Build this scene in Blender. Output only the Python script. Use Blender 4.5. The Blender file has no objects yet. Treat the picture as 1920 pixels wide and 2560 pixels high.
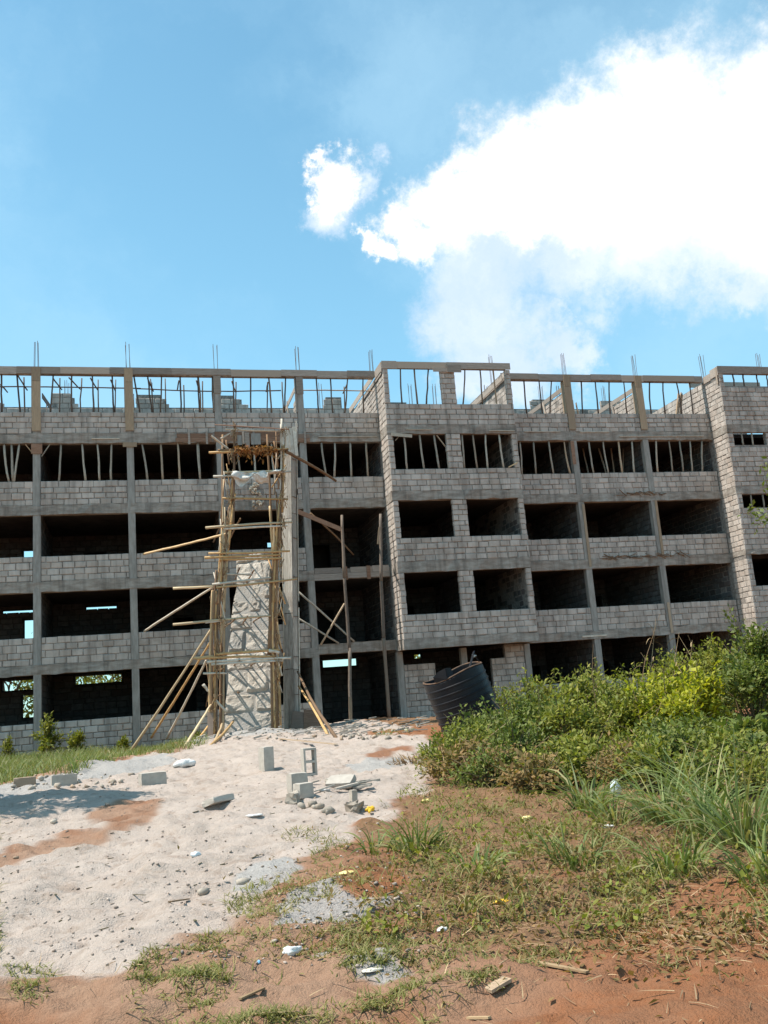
import bpy, math, random
import numpy as np
from mathutils import Matrix, Vector
random.seed(7); rng = np.random.default_rng(7)
scene = bpy.context.scene
COL = scene.collection

# ---------------------------------------------------------------- camera
F_PX, W_PX, H_PX = 2344.18, 1920.0, 2560.0
CAM = np.array([3.991, -38.507, 1.913])
ROT = np.array([[0.96719383, -0.24250957, -0.07566502],
                [0.02422855, -0.20843201, 0.97773671],
                [0.25288152, 0.94749417, 0.1957185]])      # right, up, forward
cam_data = bpy.data.cameras.new('camera')
cam_data.sensor_fit = 'VERTICAL'; cam_data.sensor_height = 36.0
cam_data.lens = 36.0 * F_PX / H_PX
cam_data.clip_end = 3000.0
cam = bpy.data.objects.new('camera', cam_data); COL.objects.link(cam)
mw = Matrix.Identity(4)
for i in range(3):
    mw[i][0] = ROT[0, i]; mw[i][1] = ROT[1, i]; mw[i][2] = -ROT[2, i]; mw[i][3] = CAM[i]
cam.matrix_world = mw
scene.camera = cam

# ---------------------------------------------------------------- exposure
scene.view_settings.view_transform = 'Standard'
scene.view_settings.look = 'None'
scene.view_settings.gamma = 1.0
scene.view_settings.use_curve_mapping = False
scene.view_settings.exposure = 0.45

# ---------------------------------------------------------------- sun and sky
SUN_EL, SUN_A = math.radians(61), math.radians(2.5)
sun_dir = Vector((-math.cos(SUN_EL) * math.cos(SUN_A), math.cos(SUN_EL) * math.sin(SUN_A), math.sin(SUN_EL)))
sd = bpy.data.lights.new('sun', 'SUN'); sd.energy = 4.9; sd.angle = math.radians(0.5); sd.color = (1.0, 0.95, 0.87)
sun = bpy.data.objects.new('sun', sd); COL.objects.link(sun)
sun.rotation_euler = sun_dir.to_track_quat('Z', 'Y').to_euler(); sun.location = (0, 0, 60)


def ray(x, y):
    return np.array([(x - W_PX / 2) / F_PX, (H_PX / 2 - y) / F_PX, 1.0]) @ ROT


def on_y(x, y, Y=0.0):
    d = ray(x, y); return CAM + d * ((Y - CAM[1]) / d[1])


def project(P):
    q = (np.asarray(P, float) - CAM) @ ROT.T
    return W_PX / 2 + F_PX * q[..., 0] / q[..., 2], H_PX / 2 - F_PX * q[..., 1] / q[..., 2], q[..., 2]


class NT:
    """tiny node-tree writer"""
    def __init__(self, tree): self.t = tree; tree.nodes.clear()
    def n(self, typ, **kw):
        nd = self.t.nodes.new(typ)
        for k, v in kw.items(): setattr(nd, k, v)
        return nd
    def l(self, a, b): self.t.links.new(a, b)
    def put(self, sock, v):
        if isinstance(v, bpy.types.NodeSocket): self.l(v, sock)
        else: sock.default_value = v
    def m(self, op, a, b=0.0, c=0.0, clamp=False):
        nd = self.n('ShaderNodeMath', operation=op); nd.use_clamp = clamp
        self.put(nd.inputs[0], a); self.put(nd.inputs[1], b)
        if op in ('MULTIPLY_ADD', 'SMOOTH_MAX', 'SMOOTH_MIN'): self.put(nd.inputs[2], c)
        return nd.outputs[0]
    def vm(self, op, a, b=(0, 0, 0)):
        nd = self.n('ShaderNodeVectorMath', operation=op)
        self.put(nd.inputs[0], a)
        if op == 'SCALE': self.put(nd.inputs['Scale'], b)
        else: self.put(nd.inputs[1], b)
        return nd.outputs['Value'] if op in ('DISTANCE', 'LENGTH', 'DOT_PRODUCT') else nd.outputs[0]
    def noise(self, vec, scale, detail=4.0, rough=0.55, dist=0.0, color=False):
        nd = self.n('ShaderNodeTexNoise')
        if vec is not None: self.l(vec, nd.inputs['Vector'])
        nd.inputs['Scale'].default_value = scale; nd.inputs['Detail'].default_value = detail
        nd.inputs['Roughness'].default_value = rough; nd.inputs['Distortion'].default_value = dist
        return nd.outputs['Color'] if color else nd.outputs['Fac']
    def ramp(self, v, lo, hi, a=0.0, b=1.0, smooth=True):
        nd = self.n('ShaderNodeMapRange'); nd.interpolation_type = 'SMOOTHSTEP' if smooth else 'LINEAR'
        self.put(nd.inputs[0], v); nd.inputs[1].default_value = lo; nd.inputs[2].default_value = hi
        nd.inputs[3].default_value = a; nd.inputs[4].default_value = b
        return nd.outputs[0]
    def mix(self, f, a, b, blend='MIX'):
        nd = self.n('ShaderNodeMix', data_type='RGBA', blend_type=blend); nd.clamp_factor = True
        self.put(nd.inputs[0], f)
        for s, v in ((nd.inputs[6], a), (nd.inputs[7], b)):
            self.put(s, v if isinstance(v, bpy.types.NodeSocket) else (v[0], v[1], v[2], 1.0))
        return nd.outputs[2]


world = bpy.data.worlds.new('World'); scene.world = world; world.use_nodes = True
w = NT(world.node_tree)
sky = w.n('ShaderNodeTexSky', sky_type='NISHITA')
sky.sun_disc = False; sky.sun_elevation = SUN_EL
sky.sun_rotation = math.atan2(sun_dir.x, sun_dir.y)
sky.altitude = 200; sky.air_density = 1.0; sky.dust_density = 0.6; sky.ozone_density = 1.0
dirv = w.vm('NORMALIZE', w.n('ShaderNodeTexCoord').outputs['Generated'])
warp = w.vm('SCALE', w.vm('SUBTRACT', w.noise(dirv, 9.0, 7.0, 0.68, color=True), (0.5, 0.5, 0.5)), 0.15)
dw = w.vm('ADD', dirv, warp)
BLOBS = [(1880, 330, 260), (1660, 320, 215), (1480, 380, 190), (1300, 450, 165), (1160, 515, 125), (1060, 570, 88), (960, 590, 48),
         (1900, 520, 190), (1660, 500, 165), (1470, 540, 130), (1310, 560, 95), (865, 455, 80), (800, 425, 52), (2200, 400, 320), (2350, 700, 250), (2600, 500, 260)]
SOFT = [(1240, 680, 190), (1190, 820, 170), (1280, 900, 170), (1450, 640, 190), (1180, 920, 140), (1640, 600, 190), (1800, 600, 190), (1850, 690, 110), (1390, 880, 110), (850, 490, 105), (920, 440, 70), (2050, 650, 200)]
field = None
for bx_, by_, br_ in BLOBS:
    d = ray(bx_, by_); d = d / np.linalg.norm(d); r = br_ / F_PX / 1.02
    v = w.m('MULTIPLY_ADD', w.vm('DISTANCE', dw, tuple(d)), -1.0 / r, 1.0)
    field = v if field is None else w.m('SMOOTH_MAX', field, v, 0.10)
# the same sort of broken cumulus over the rest of the sky
gen = w.ramp(w.noise(dw, 2.1, 6.0, 0.55), 0.60, 0.86, -0.6, 0.8, False)
awayd = ray(700, 500); awayd = awayd / np.linalg.norm(awayd)
away = w.ramp(w.vm('DISTANCE', dirv, tuple(awayd)), 0.55, 0.8)
gen = w.m('MULTIPLY_ADD', away, 1.4, w.m('ADD', gen, -1.4))
field = w.m('SMOOTH_MAX', field, gen, 0.1)
fine = w.noise(dirv, 22.0, 9.0, 0.68)
soft = None
for bx_, by_, br_ in SOFT:
    d = ray(bx_, by_); d = d / np.linalg.norm(d)
    v = w.m('MULTIPLY_ADD', w.vm('DISTANCE', dw, tuple(d)), -F_PX / br_, 1.0)
    soft = v if soft is None else w.m('SMOOTH_MAX', soft, v, 0.15)
dens = w.m('MULTIPLY_ADD', w.m('SUBTRACT', fine, 0.5), 0.75, field)
alpha = w.ramp(dens, -0.08, 0.46)
softd = w.m('MULTIPLY', w.ramp(w.m('MULTIPLY_ADD', w.m('SUBTRACT', fine, 0.5), 0.9, soft), -0.06, 0.62), 0.88)
body = w.ramp(dens, 0.16, 0.75)
sep = w.n('ShaderNodeSeparateXYZ'); w.l(dirv, sep.inputs[0])
lowf = w.m('MULTIPLY', w.ramp(sep.outputs[2], 0.30, 0.47, 1.0, 0.0), w.ramp(w.noise(dw, 5.0, 4.0), 0.3, 0.6))
ccol = w.mix(w.m('MULTIPLY', lowf, 0.85), (9.6, 9.6, 9.5), (7.3, 8.1, 9.0))
thin = w.m('MULTIPLY', w.ramp(w.noise(w.vm('MULTIPLY', dw, (1.0, 1.0, 1.6)), 3.2, 5.0, 0.5), 0.36, 0.72), 0.46)
skyc = w.mix(1.0, sky.outputs[0], (1.34, 1.98, 1.76), 'MULTIPLY')
skyc = w.mix(thin, skyc, (4.8, 7.2, 8.8))
hz = w.ramp(sep.outputs[2], 0.18, 0.75, 0.42, 0.06)
skyc = w.mix(hz, skyc, (3.2, 6.4, 8.9))
skyc = w.mix(softd, skyc, w.mix(w.ramp(w.noise(dw, 7.0, 5.0, 0.6), 0.35, 0.65), (6.0, 7.2, 8.7), (7.8, 8.5, 9.3)))
out = w.mix(w.m('MULTIPLY', alpha, w.ramp(dens, 0.0, 0.55, 0.55, 1.0)), skyc, ccol)
bg = w.n('ShaderNodeBackground'); w.l(out, bg.inputs[0]); bg.inputs[1].default_value = 0.092
wo = w.n('ShaderNodeOutputWorld'); w.l(bg.outputs[0], wo.inputs[0])

# ---------------------------------------------------------------- materials
MATS = {}


def mat(name, cols, scale=6.0, rough=0.9, bump=0.3, bscale=60.0, island=0.0, streak=0.0, stretch=(1, 1, 1), spec=0.2,
        translucent=0.0, dist=0.0, dirt=None, bdist=0.01, stain=0.0):
    m = bpy.data.materials.new(name); m.use_nodes = True; MATS[name] = m
    t = NT(m.node_tree)
    geo = t.n('ShaderNodeNewGeometry'); pos = geo.outputs['Position']
    sp = t.vm('MULTIPLY', pos, stretch)
    f = t.ramp(t.noise(sp, scale, 5.0, 0.6, dist), 0.3, 0.7)
    c = t.mix(f, cols[0], cols[1])
    if island:
        rnd = t.m('FRACT', t.m('ADD', geo.outputs['Random Per Island'], t.n('ShaderNodeObjectInfo').outputs['Random']))
        c2 = cols[2] if len(cols) > 2 else cols[1]
        c = t.mix(t.m('MULTIPLY', t.ramp(rnd, 0.55, 1.0), island), c, c2)
        c = t.mix(1.0, c, t.mix(t.ramp(t.m('FRACT', t.m('MULTIPLY', rnd, 7.31)), 0, 1, 0, 1, False), (1 - 0.35 * island,) * 3, (1 + 0.25 * island,) * 3), 'MULTIPLY')
    if streak:
        s = t.ramp(t.noise(t.vm('MULTIPLY', pos, (1.6, 1.6, 0.12)), 2.0, 5.0, 0.65), 0.42, 0.72)
        c = t.mix(t.m('MULTIPLY', s, streak), c, (0.06, 0.05, 0.042))
    if stain:
        s = t.ramp(t.noise(pos, 0.55, 6.0, 0.7), 0.5, 0.75)
        c = t.mix(t.m('MULTIPLY', s, stain), c, dirt or (0.10, 0.075, 0.06))
    b = t.n('ShaderNodeBsdfPrincipled')
    t.l(c, b.inputs['Base Color']); b.inputs['Roughness'].default_value = rough
    b.inputs['Specular IOR Level'].default_value = spec
    if bump:
        bn = t.n('ShaderNodeBump'); bn.inputs['Strength'].default_value = bump; bn.inputs['Distance'].default_value = bdist
        t.l(t.noise(sp, bscale, 5.0, 0.65), bn.inputs['Height']); t.l(bn.outputs[0], b.inputs['Normal'])
    o = t.n('ShaderNodeOutputMaterial')
    if translucent:
        tr = t.n('ShaderNodeBsdfTranslucent'); t.l(t.mix(1.0, c, (1.25, 1.35, 0.6), 'MULTIPLY'), tr.inputs[0])
        mx = t.n('ShaderNodeMixShader'); mx.inputs[0].default_value = translucent
        t.l(b.outputs[0], mx.inputs[1]); t.l(tr.outputs[0], mx.inputs[2]); t.l(mx.outputs[0], o.inputs[0])
    else: t.l(b.outputs[0], o.inputs[0])
    return m


mat('block', [(0.46, 0.395, 0.34), (0.58, 0.50, 0.435), (0.49, 0.38, 0.305)], 1.6, 0.95, 0.8, 45.0, island=0.42, streak=0.42, stain=0.55, dirt=(0.22, 0.155, 0.115), bdist=0.02)
mat('mortar', [(0.18, 0.155, 0.135), (0.36, 0.315, 0.275)], 9.0, 0.95, 0.8, 35.0, bdist=0.03, streak=0.3)
mat('concrete', [(0.27, 0.225, 0.185), (0.44, 0.385, 0.33)], 3.0, 0.9, 0.9, 22.0, streak=0.5, stain=0.65, stretch=(0.6, 1, 2.2), bdist=0.03, dirt=(0.085, 0.065, 0.052))
mat('column', [(0.27, 0.245, 0.215), (0.38, 0.35, 0.31)], 4.0, 0.9, 0.5, 30.0, streak=0.35, stretch=(2, 2, 0.5), bdist=0.015)
mat('inner', [(0.055, 0.05, 0.045), (0.09, 0.08, 0.07)], 2.5, 0.95, 0.3, 30.0)  # interior gloom put into the colour: concrete far darker than outside
mat('inner_block_shaded', [(0.09, 0.085, 0.08), (0.14, 0.13, 0.12), (0.12, 0.09, 0.075)], 5.0, 0.95, 0.5, 40.0, island=0.7)  # shaded copy of the outside blocks, indoor darkness painted into the colour
mat('board', [(0.40, 0.335, 0.28), (0.28, 0.225, 0.185), (0.44, 0.34, 0.26)], 5.0, 0.85, 0.5, 30.0, island=0.9, stretch=(0.5, 6, 6), dist=1.0)
mat('board_upright', [(0.42, 0.30, 0.195), (0.31, 0.22, 0.145), (0.42, 0.32, 0.23)], 5.0, 0.85, 0.5, 30.0, island=0.6, stretch=(6, 6, 0.5), dist=1.0)
mat('board_red', [(0.20, 0.105, 0.065), (0.30, 0.18, 0.12), (0.25, 0.2, 0.16)], 5.0, 0.85, 0.5, 30.0, island=0.7, stretch=(0.6, 6, 6), dist=1.0)
mat('board_weathered', [(0.50, 0.44, 0.37), (0.29, 0.245, 0.205), (0.54, 0.47, 0.38)], 4.0, 0.9, 0.6, 22.0, island=0.6, stretch=(3, 3, 0.5), dist=0.6, stain=0.4)
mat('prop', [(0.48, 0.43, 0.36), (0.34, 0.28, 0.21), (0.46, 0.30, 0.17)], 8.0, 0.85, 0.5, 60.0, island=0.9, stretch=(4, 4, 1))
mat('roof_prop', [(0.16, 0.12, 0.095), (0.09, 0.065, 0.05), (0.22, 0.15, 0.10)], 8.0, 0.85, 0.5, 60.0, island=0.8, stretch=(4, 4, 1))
mat('bamboo', [(0.64, 0.41, 0.18), (0.52, 0.28, 0.11), (0.68, 0.52, 0.33)], 7.0, 0.6, 0.4, 50.0, island=0.9, spec=0.35)
mat('dark_pole', [(0.22, 0.14, 0.09), (0.32, 0.18, 0.09), (0.15, 0.11, 0.085)], 7.0, 0.8, 0.5, 50.0, island=0.8)
mat('pale_pole', [(0.64, 0.58, 0.49), (0.52, 0.43, 0.33)], 7.0, 0.8, 0.4, 50.0, island=0.5)
mat('rebar', [(0.13, 0.10, 0.085), (0.20, 0.12, 0.08)], 20.0, 0.7, 0.0, spec=0.4)
mat('stone', [(0.50, 0.435, 0.365), (0.38, 0.325, 0.27), (0.52, 0.45, 0.37)], 4.0, 0.95, 0.9, 18.0, island=0.5, bdist=0.05)
mat('stone_core', [(0.30, 0.27, 0.235), (0.38, 0.34, 0.30)], 6.0, 0.95, 0.9, 20.0, bdist=0.05)
mat('cinder', [(0.50, 0.44, 0.375), (0.42, 0.365, 0.31)], 9.0, 0.95, 0.6, 90.0, island=0.3)
mat('rubble', [(0.46, 0.395, 0.325), (0.33, 0.27, 0.215), (0.36, 0.25, 0.17)], 6.0, 0.95, 0.6, 40.0, island=0.9)
mat('tank', [(0.012, 0.013, 0.017), (0.022, 0.021, 0.023)], 3.0, 0.4, 0.1, 30.0, spec=0.18, stain=0.5, dirt=(0.055, 0.045, 0.04))
mat('clod', [(0.45, 0.37, 0.31), (0.35, 0.265, 0.215), (0.26, 0.2, 0.16)], 6.0, 0.95, 0.6, 40.0, island=0.9)
mat('old_post', [(0.21, 0.165, 0.13), (0.13, 0.10, 0.08), (0.25, 0.18, 0.13)], 7.0, 0.85, 0.5, 50.0, island=0.8, stretch=(4, 4, 1))
mat('tank_rim', [(0.22, 0.12, 0.07), (0.10, 0.07, 0.055)], 5.0, 0.7, 0.2, 30.0)
mat('white_cloth', [(0.70, 0.66, 0.60), (0.60, 0.54, 0.47)], 6.0, 0.9, 0.5, 25.0, bdist=0.03)
mat('white_plastic', [(0.74, 0.72, 0.69), (0.56, 0.53, 0.50)], 5.0, 0.45, 0.2, 30.0, spec=0.5)
mat('clear_plastic', [(0.55, 0.60, 0.62), (0.72, 0.75, 0.76)], 9.0, 0.25, 0.4, 30.0, spec=0.6)
mat('yellow_plastic', [(0.80, 0.50, 0.05), (0.72, 0.38, 0.03)], 6.0, 0.5, 0.2, 30.0)
mat('pale_yellow', [(0.80, 0.66, 0.30), (0.75, 0.58, 0.2)], 6.0, 0.6, 0.2, 30.0)
mat('blue_plastic', [(0.25, 0.50, 0.75), (0.30, 0.55, 0.8)], 6.0, 0.5, 0.1, 30.0)
mat('dry_leaf', [(0.30, 0.12, 0.045), (0.42, 0.22, 0.07), (0.24, 0.09, 0.04)], 8.0, 0.8, 0.0, island=0.9, translucent=0.2)
mat('leaf', [(0.14, 0.165, 0.024), (0.22, 0.225, 0.035), (0.30, 0.26, 0.05)], 2.0, 0.55, 0.0, island=0.9, translucent=0.32, spec=0.25)
mat('leaf_dark', [(0.095, 0.125, 0.024), (0.145, 0.18, 0.034), (0.21, 0.21, 0.05)], 2.0, 0.55, 0.0, island=0.9, translucent=0.28, spec=0.25)
mat('leaf_yellow', [(0.34, 0.33, 0.022), (0.44, 0.40, 0.03), (0.24, 0.27, 0.03)], 2.5, 0.5, 0.0, island=0.9, translucent=0.4, spec=0.3)
mat('leaf_brown', [(0.24, 0.145, 0.06), (0.18, 0.14, 0.05), (0.33, 0.19, 0.08)], 2.5, 0.7, 0.0, island=0.9, translucent=0.25)
mat('blade', [(0.125, 0.17, 0.045), (0.20, 0.235, 0.075), (0.34, 0.29, 0.13)], 1.5, 0.55, 0.0, island=0.9, translucent=0.3, spec=0.3)
mat('turf', [(0.15, 0.165, 0.045), (0.23, 0.215, 0.07), (0.36, 0.27, 0.13)], 1.2, 0.65, 0.0, island=0.9, translucent=0.25)
mat('straw', [(0.42, 0.30, 0.17), (0.32, 0.20, 0.11), (0.22, 0.13, 0.07)], 3.0, 0.85, 0.0, island=0.9)
mat('stem', [(0.13, 0.10, 0.055), (0.09, 0.085, 0.04)], 9.0, 0.85, 0.3, 60.0)
mat('bark', [(0.20, 0.155, 0.115), (0.12, 0.095, 0.075)], 9.0, 0.9, 0.6, 40.0, stretch=(3, 3, 0.7))


def mat_ground():
    m = bpy.data.materials.new('soil'); m.use_nodes = True; t = NT(m.node_tree)
    pos = t.n('ShaderNodeNewGeometry').outputs['Position']
    a = t.n('ShaderNodeAttribute', attribute_name='zone'); s = t.n('ShaderNodeSeparateColor'); t.l(a.outputs['Color'], s.inputs[0])
    jit = t.m('MULTIPLY', t.m('SUBTRACT', t.noise(pos, 5.0, 6.0, 0.7), 0.5), 0.9)
    def z(i, k=1.0, lo=0.32, hi=0.68): return t.ramp(t.m('MULTIPLY_ADD', s.outputs[i], k, jit), lo, hi)
    sx = t.n('ShaderNodeSeparateXYZ'); t.l(pos, sx.inputs[0]); leftish = t.ramp(sx.outputs[0], 5.0, 6.6, 1.0, 0.12)
    n1 = t.ramp(t.noise(pos, 1.3, 6.0, 0.6), 0.3, 0.7); n2 = t.ramp(t.noise(pos, 14.0, 5.0, 0.7), 0.3, 0.7)
    n3 = t.ramp(t.noise(pos, 60.0, 3.0, 0.7), 0.35, 0.7)
    red = t.mix(n1, (0.275, 0.10, 0.040), (0.22, 0.092, 0.044)); red = t.mix(t.m('MULTIPLY', n2, 0.45), red, (0.26, 0.135, 0.075)); red = t.mix(t.m('MULTIPLY', t.ramp(t.noise(pos, 0.45, 6.0, 0.65), 0.36, 0.56), t.m('MULTIPLY', leftish, 0.85)), red, t.mix(n2, (0.36, 0.225, 0.15), (0.29, 0.175, 0.115)))
    sand = t.mix(n1, (0.465, 0.375, 0.318), (0.39, 0.305, 0.25)); sand = t.mix(t.m('MULTIPLY', n2, 0.6), sand, (0.51, 0.42, 0.36))
    sand = t.mix(t.m('MULTIPLY', n3, 0.4), sand, (0.33, 0.27, 0.225)); sand = t.mix(t.m('MULTIPLY', t.ramp(t.noise(pos, 3.2, 7.0, 0.72, 0.6), 0.52, 0.64), 0.6), sand, (0.30, 0.22, 0.17))
    grav = t.mix(n3, (0.27, 0.255, 0.24), (0.42, 0.395, 0.37)); grav = t.mix(t.m('MULTIPLY', n1, 0.4), grav, (0.42, 0.38, 0.345))
    dark = t.mix(n2, (0.18, 0.098, 0.052), (0.26, 0.145, 0.08))
    c = t.mix(z(2), red, dark); c = t.mix(z(0, 1.0, 0.12, 0.9), c, sand); c = t.mix(t.m('MULTIPLY', z(1, 1.5), 0.85), c, grav)
    c = t.mix(t.m('MULTIPLY', t.ramp(a.outputs['Alpha'], 0.15, 0.8), 0.92), c, red)
    b = t.n('ShaderNodeBsdfPrincipled'); t.l(c, b.inputs['Base Color']); b.inputs['Roughness'].default_value = 0.95
    b.inputs['Specular IOR Level'].default_value = 0.12
    bn = t.n('ShaderNodeBump'); bn.inputs['Strength'].default_value = 0.9; bn.inputs['Distance'].default_value = 0.05
    t.l(t.m('ADD', t.noise(pos, 9.0, 7.0, 0.7), t.m('MULTIPLY', t.noise(pos, 70.0, 3.0, 0.6), 0.35)), bn.inputs['Height']); t.l(bn.outputs[0], b.inputs['Normal'])
    o = t.n('ShaderNodeOutputMaterial'); t.l(b.outputs[0], o.inputs[0])
    MATS['soil'] = m


mat_ground()

# ---------------------------------------------------------------- mesh helpers


class MB:
    def __init__(self): self.v = []; self.f = []
    def add(self, vs, fs):
        k = len(self.v); self.v.extend([tuple(float(c) for c in p) for p in vs]); self.f.extend([tuple(i + k for i in f) for f in fs])
    def box(self, x0, x1, y0, y1, z0, z1):
        self.add([(x0, y0, z0), (x1, y0, z0), (x1, y1, z0), (x0, y1, z0), (x0, y0, z1), (x1, y0, z1), (x1, y1, z1), (x0, y1, z1)],
                 [(0, 3, 2, 1), (4, 5, 6, 7), (0, 1, 5, 4), (1, 2, 6, 5), (2, 3, 7, 6), (3, 0, 4, 7)])
        return self
    def obox(self, c, ax, ay, az, hx, hy, hz):
        c = np.array(c, float); ax, ay, az = (np.array(q, float) for q in (ax, ay, az))
        vs = [c + sx * hx * ax + sy * hy * ay + sz * hz * az for sz in (-1, 1) for sx, sy in ((-1, -1), (1, -1), (1, 1), (-1, 1))]
        self.add(vs, [(0, 3, 2, 1), (4, 5, 6, 7), (0, 1, 5, 4), (1, 2, 6, 5), (2, 3, 7, 6), (3, 0, 4, 7)])
        return self
    def plank(self, p0, p1, wid, th, up=(0, 0, 1)):
        p0 = np.array(p0, float); p1 = np.array(p1, float); d = p1 - p0; L = np.linalg.norm(d); d /= L
        s = np.cross(d, np.array(up, float)); s /= max(np.linalg.norm(s), 1e-6); u = np.cross(s, d)
        return self.obox((p0 + p1) / 2, d, s, u, L / 2, th / 2, wid / 2)
    def tube(self, pts, radii, n=7, cap=True):
        pts = [np.array(p, float) for p in pts]
        k = len(self.v); ref = None
        for i, p in enumerate(pts):
            d = pts[min(i + 1, len(pts) - 1)] - pts[max(i - 1, 0)]; d = d / max(np.linalg.norm(d), 1e-9)
            if ref is None: ref = np.array((1.0, 0, 0)) if abs(d[0]) < 0.8 else np.array((0, 1.0, 0))
            a = np.cross(d, ref); a /= max(np.linalg.norm(a), 1e-9); b = np.cross(d, a); ref = np.cross(a, d)
            r = radii[i] if hasattr(radii, '__len__') else radii
            for j in range(n):
                t = 2 * math.pi * j / n; q = p + (a * math.cos(t) + b * math.sin(t)) * r
                self.v.append((float(q[0]), float(q[1]), float(q[2])))
        for i in range(len(pts) - 1):
            for j in range(n):
                a0 = k + i * n + j; a1 = k + i * n + (j + 1) % n; self.f.append((a0, a1, a1 + n, a0 + n))
        if cap:
            self.f.append(tuple(k + j for j in range(n))[::-1]); self.f.append(tuple(k + (len(pts) - 1) * n + j for j in range(n)))
        return self
    def pole(self, p0, p1, r0, r1=None, wob=0.012, seg=7, n=7, knots=True):
        p0 = np.array(p0, float); p1 = np.array(p1, float); r1 = r0 if r1 is None else r1
        L = np.linalg.norm(p1 - p0); seg = max(4, min(12, int(L / 0.45)))
        bow = rng.normal(0, wob * L * 0.6, 3); pts = []; rr = []
        for i in range(seg + 1):
            t = i / seg; o = rng.normal(0, wob * 0.45, 3) * (0 < i < seg) + bow * math.sin(math.pi * t)
            pts.append(p0 + (p1 - p0) * t + o); rr.append((r0 + (r1 - r0) * t) * (1 + (0.14 * rng.random() if knots else 0)))
        return self.tube(pts, rr, n)
    def build(self, name, m, parent=None, smooth=False):
        me = bpy.data.meshes.new(name); me.from_pydata(self.v, [], self.f)
        me.materials.append(MATS[m]); 
        if smooth: me.polygons.foreach_set('use_smooth', [True] * len(me.polygons))
        return link(name, me, parent)


def link(name, me, parent=None):
    o = bpy.data.objects.new(name, me); COL.objects.link(o)
    if parent is not None:
        o.parent = parent; pl = np.array(parent.location)
        q = parent
        while q.parent is not None: q = q.parent
        o.location = tuple(-np.array(q.location)) if q is parent else (0, 0, 0)
    return o


def fast_mesh(name, V, Fq, m, parent=None, smooth=False):
    V = np.asarray(V, np.float32); Fq = np.asarray(Fq, np.int32)
    me = bpy.data.meshes.new(name); k = Fq.shape[1]
    me.vertices.add(len(V)); me.vertices.foreach_set('co', V.ravel())
    me.loops.add(Fq.size); me.loops.foreach_set('vertex_index', Fq.ravel())
    me.polygons.add(len(Fq)); me.polygons.foreach_set('loop_start', np.arange(0, Fq.size, k, dtype=np.int32))
    if smooth: me.polygons.foreach_set('use_smooth', np.ones(len(Fq), bool))
    me.update(); me.validate(); me.materials.append(MATS[m])
    return link(name, me, parent)


def empty(name, loc):
    o = bpy.data.objects.new(name, None); COL.objects.link(o); o.location = tuple(float(c) for c in loc); o.empty_display_size = 0.2
    return o


def tag(o, label=None, cat=None, group=None, kind=None):
    if label: o['label'] = label
    if cat: o['category'] = cat
    if group: o['group'] = group
    if kind: o['kind'] = kind
    return o


ORD = ['first', 'second', 'third', 'fourth', 'fifth', 'sixth', 'seventh', 'eighth', 'ninth', 'tenth', 'eleventh', 'twelfth']
# crops of the photograph the measurements below were taken from: scale, x offset, y offset
CROP = {'a': (.3858, 0, 820), 'b': (.3858, 480, 820), 'c': (.3134, 900, 820), 'd': (.3978, 1260, 820), 'e': (.3858, 0, 1260),
        'f': (.3858, 440, 1260), 'g': (.3134, 900, 1260), 'h': (.3978, 1260, 1260), 'p': (1, 0, 0),
        's': (.2411, 480, 1040), 't': (.2411, 480, 1440)}


def at(c, x, y, Y):
    s, a, b = CROP[c]; return on_y(x * s + a, y * s + b, Y)


# ---------------------------------------------------------------- terrain
def _hash(ix, iy, seed):
    h = (ix.astype(np.int64) * 374761393 + iy.astype(np.int64) * 668265263 + seed * 1274126177) & 0xffffffff
    h = ((h ^ (h >> 13)) * 1103515245) & 0xffffffff
    return ((h ^ (h >> 16)) & 0xffff) / 65535.0


def vnoise(x, y, seed=0):
    ix = np.floor(x); iy = np.floor(y); fx = x - ix; fy = y - iy; fx = fx * fx * (3 - 2 * fx); fy = fy * fy * (3 - 2 * fy)
    a = _hash(ix, iy, seed); b = _hash(ix + 1, iy, seed); c = _hash(ix, iy + 1, seed); d = _hash(ix + 1, iy + 1, seed)
    return (a * (1 - fx) + b * fx) * (1 - fy) + (c * (1 - fx) + d * fx) * fy - 0.5


def fbm(x, y, s, octv=3, seed=0):
    x = np.asarray(x, float); y = np.asarray(y, float); r = 0; a = 1.0
    for i in range(octv):
        r = r + a * vnoise(x / s + 17.3 * i, y / s - 9.1 * i, seed + i); s = s / 2.05; a *= 0.5
    return r


def sig(t): return 1 / (1 + np.exp(-np.clip(t, -40, 40)))


def gauss(x, y, cx, cy, rx, ry): return np.exp(-(((x - cx) / rx) ** 2 + ((y - cy) / ry) ** 2))


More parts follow.
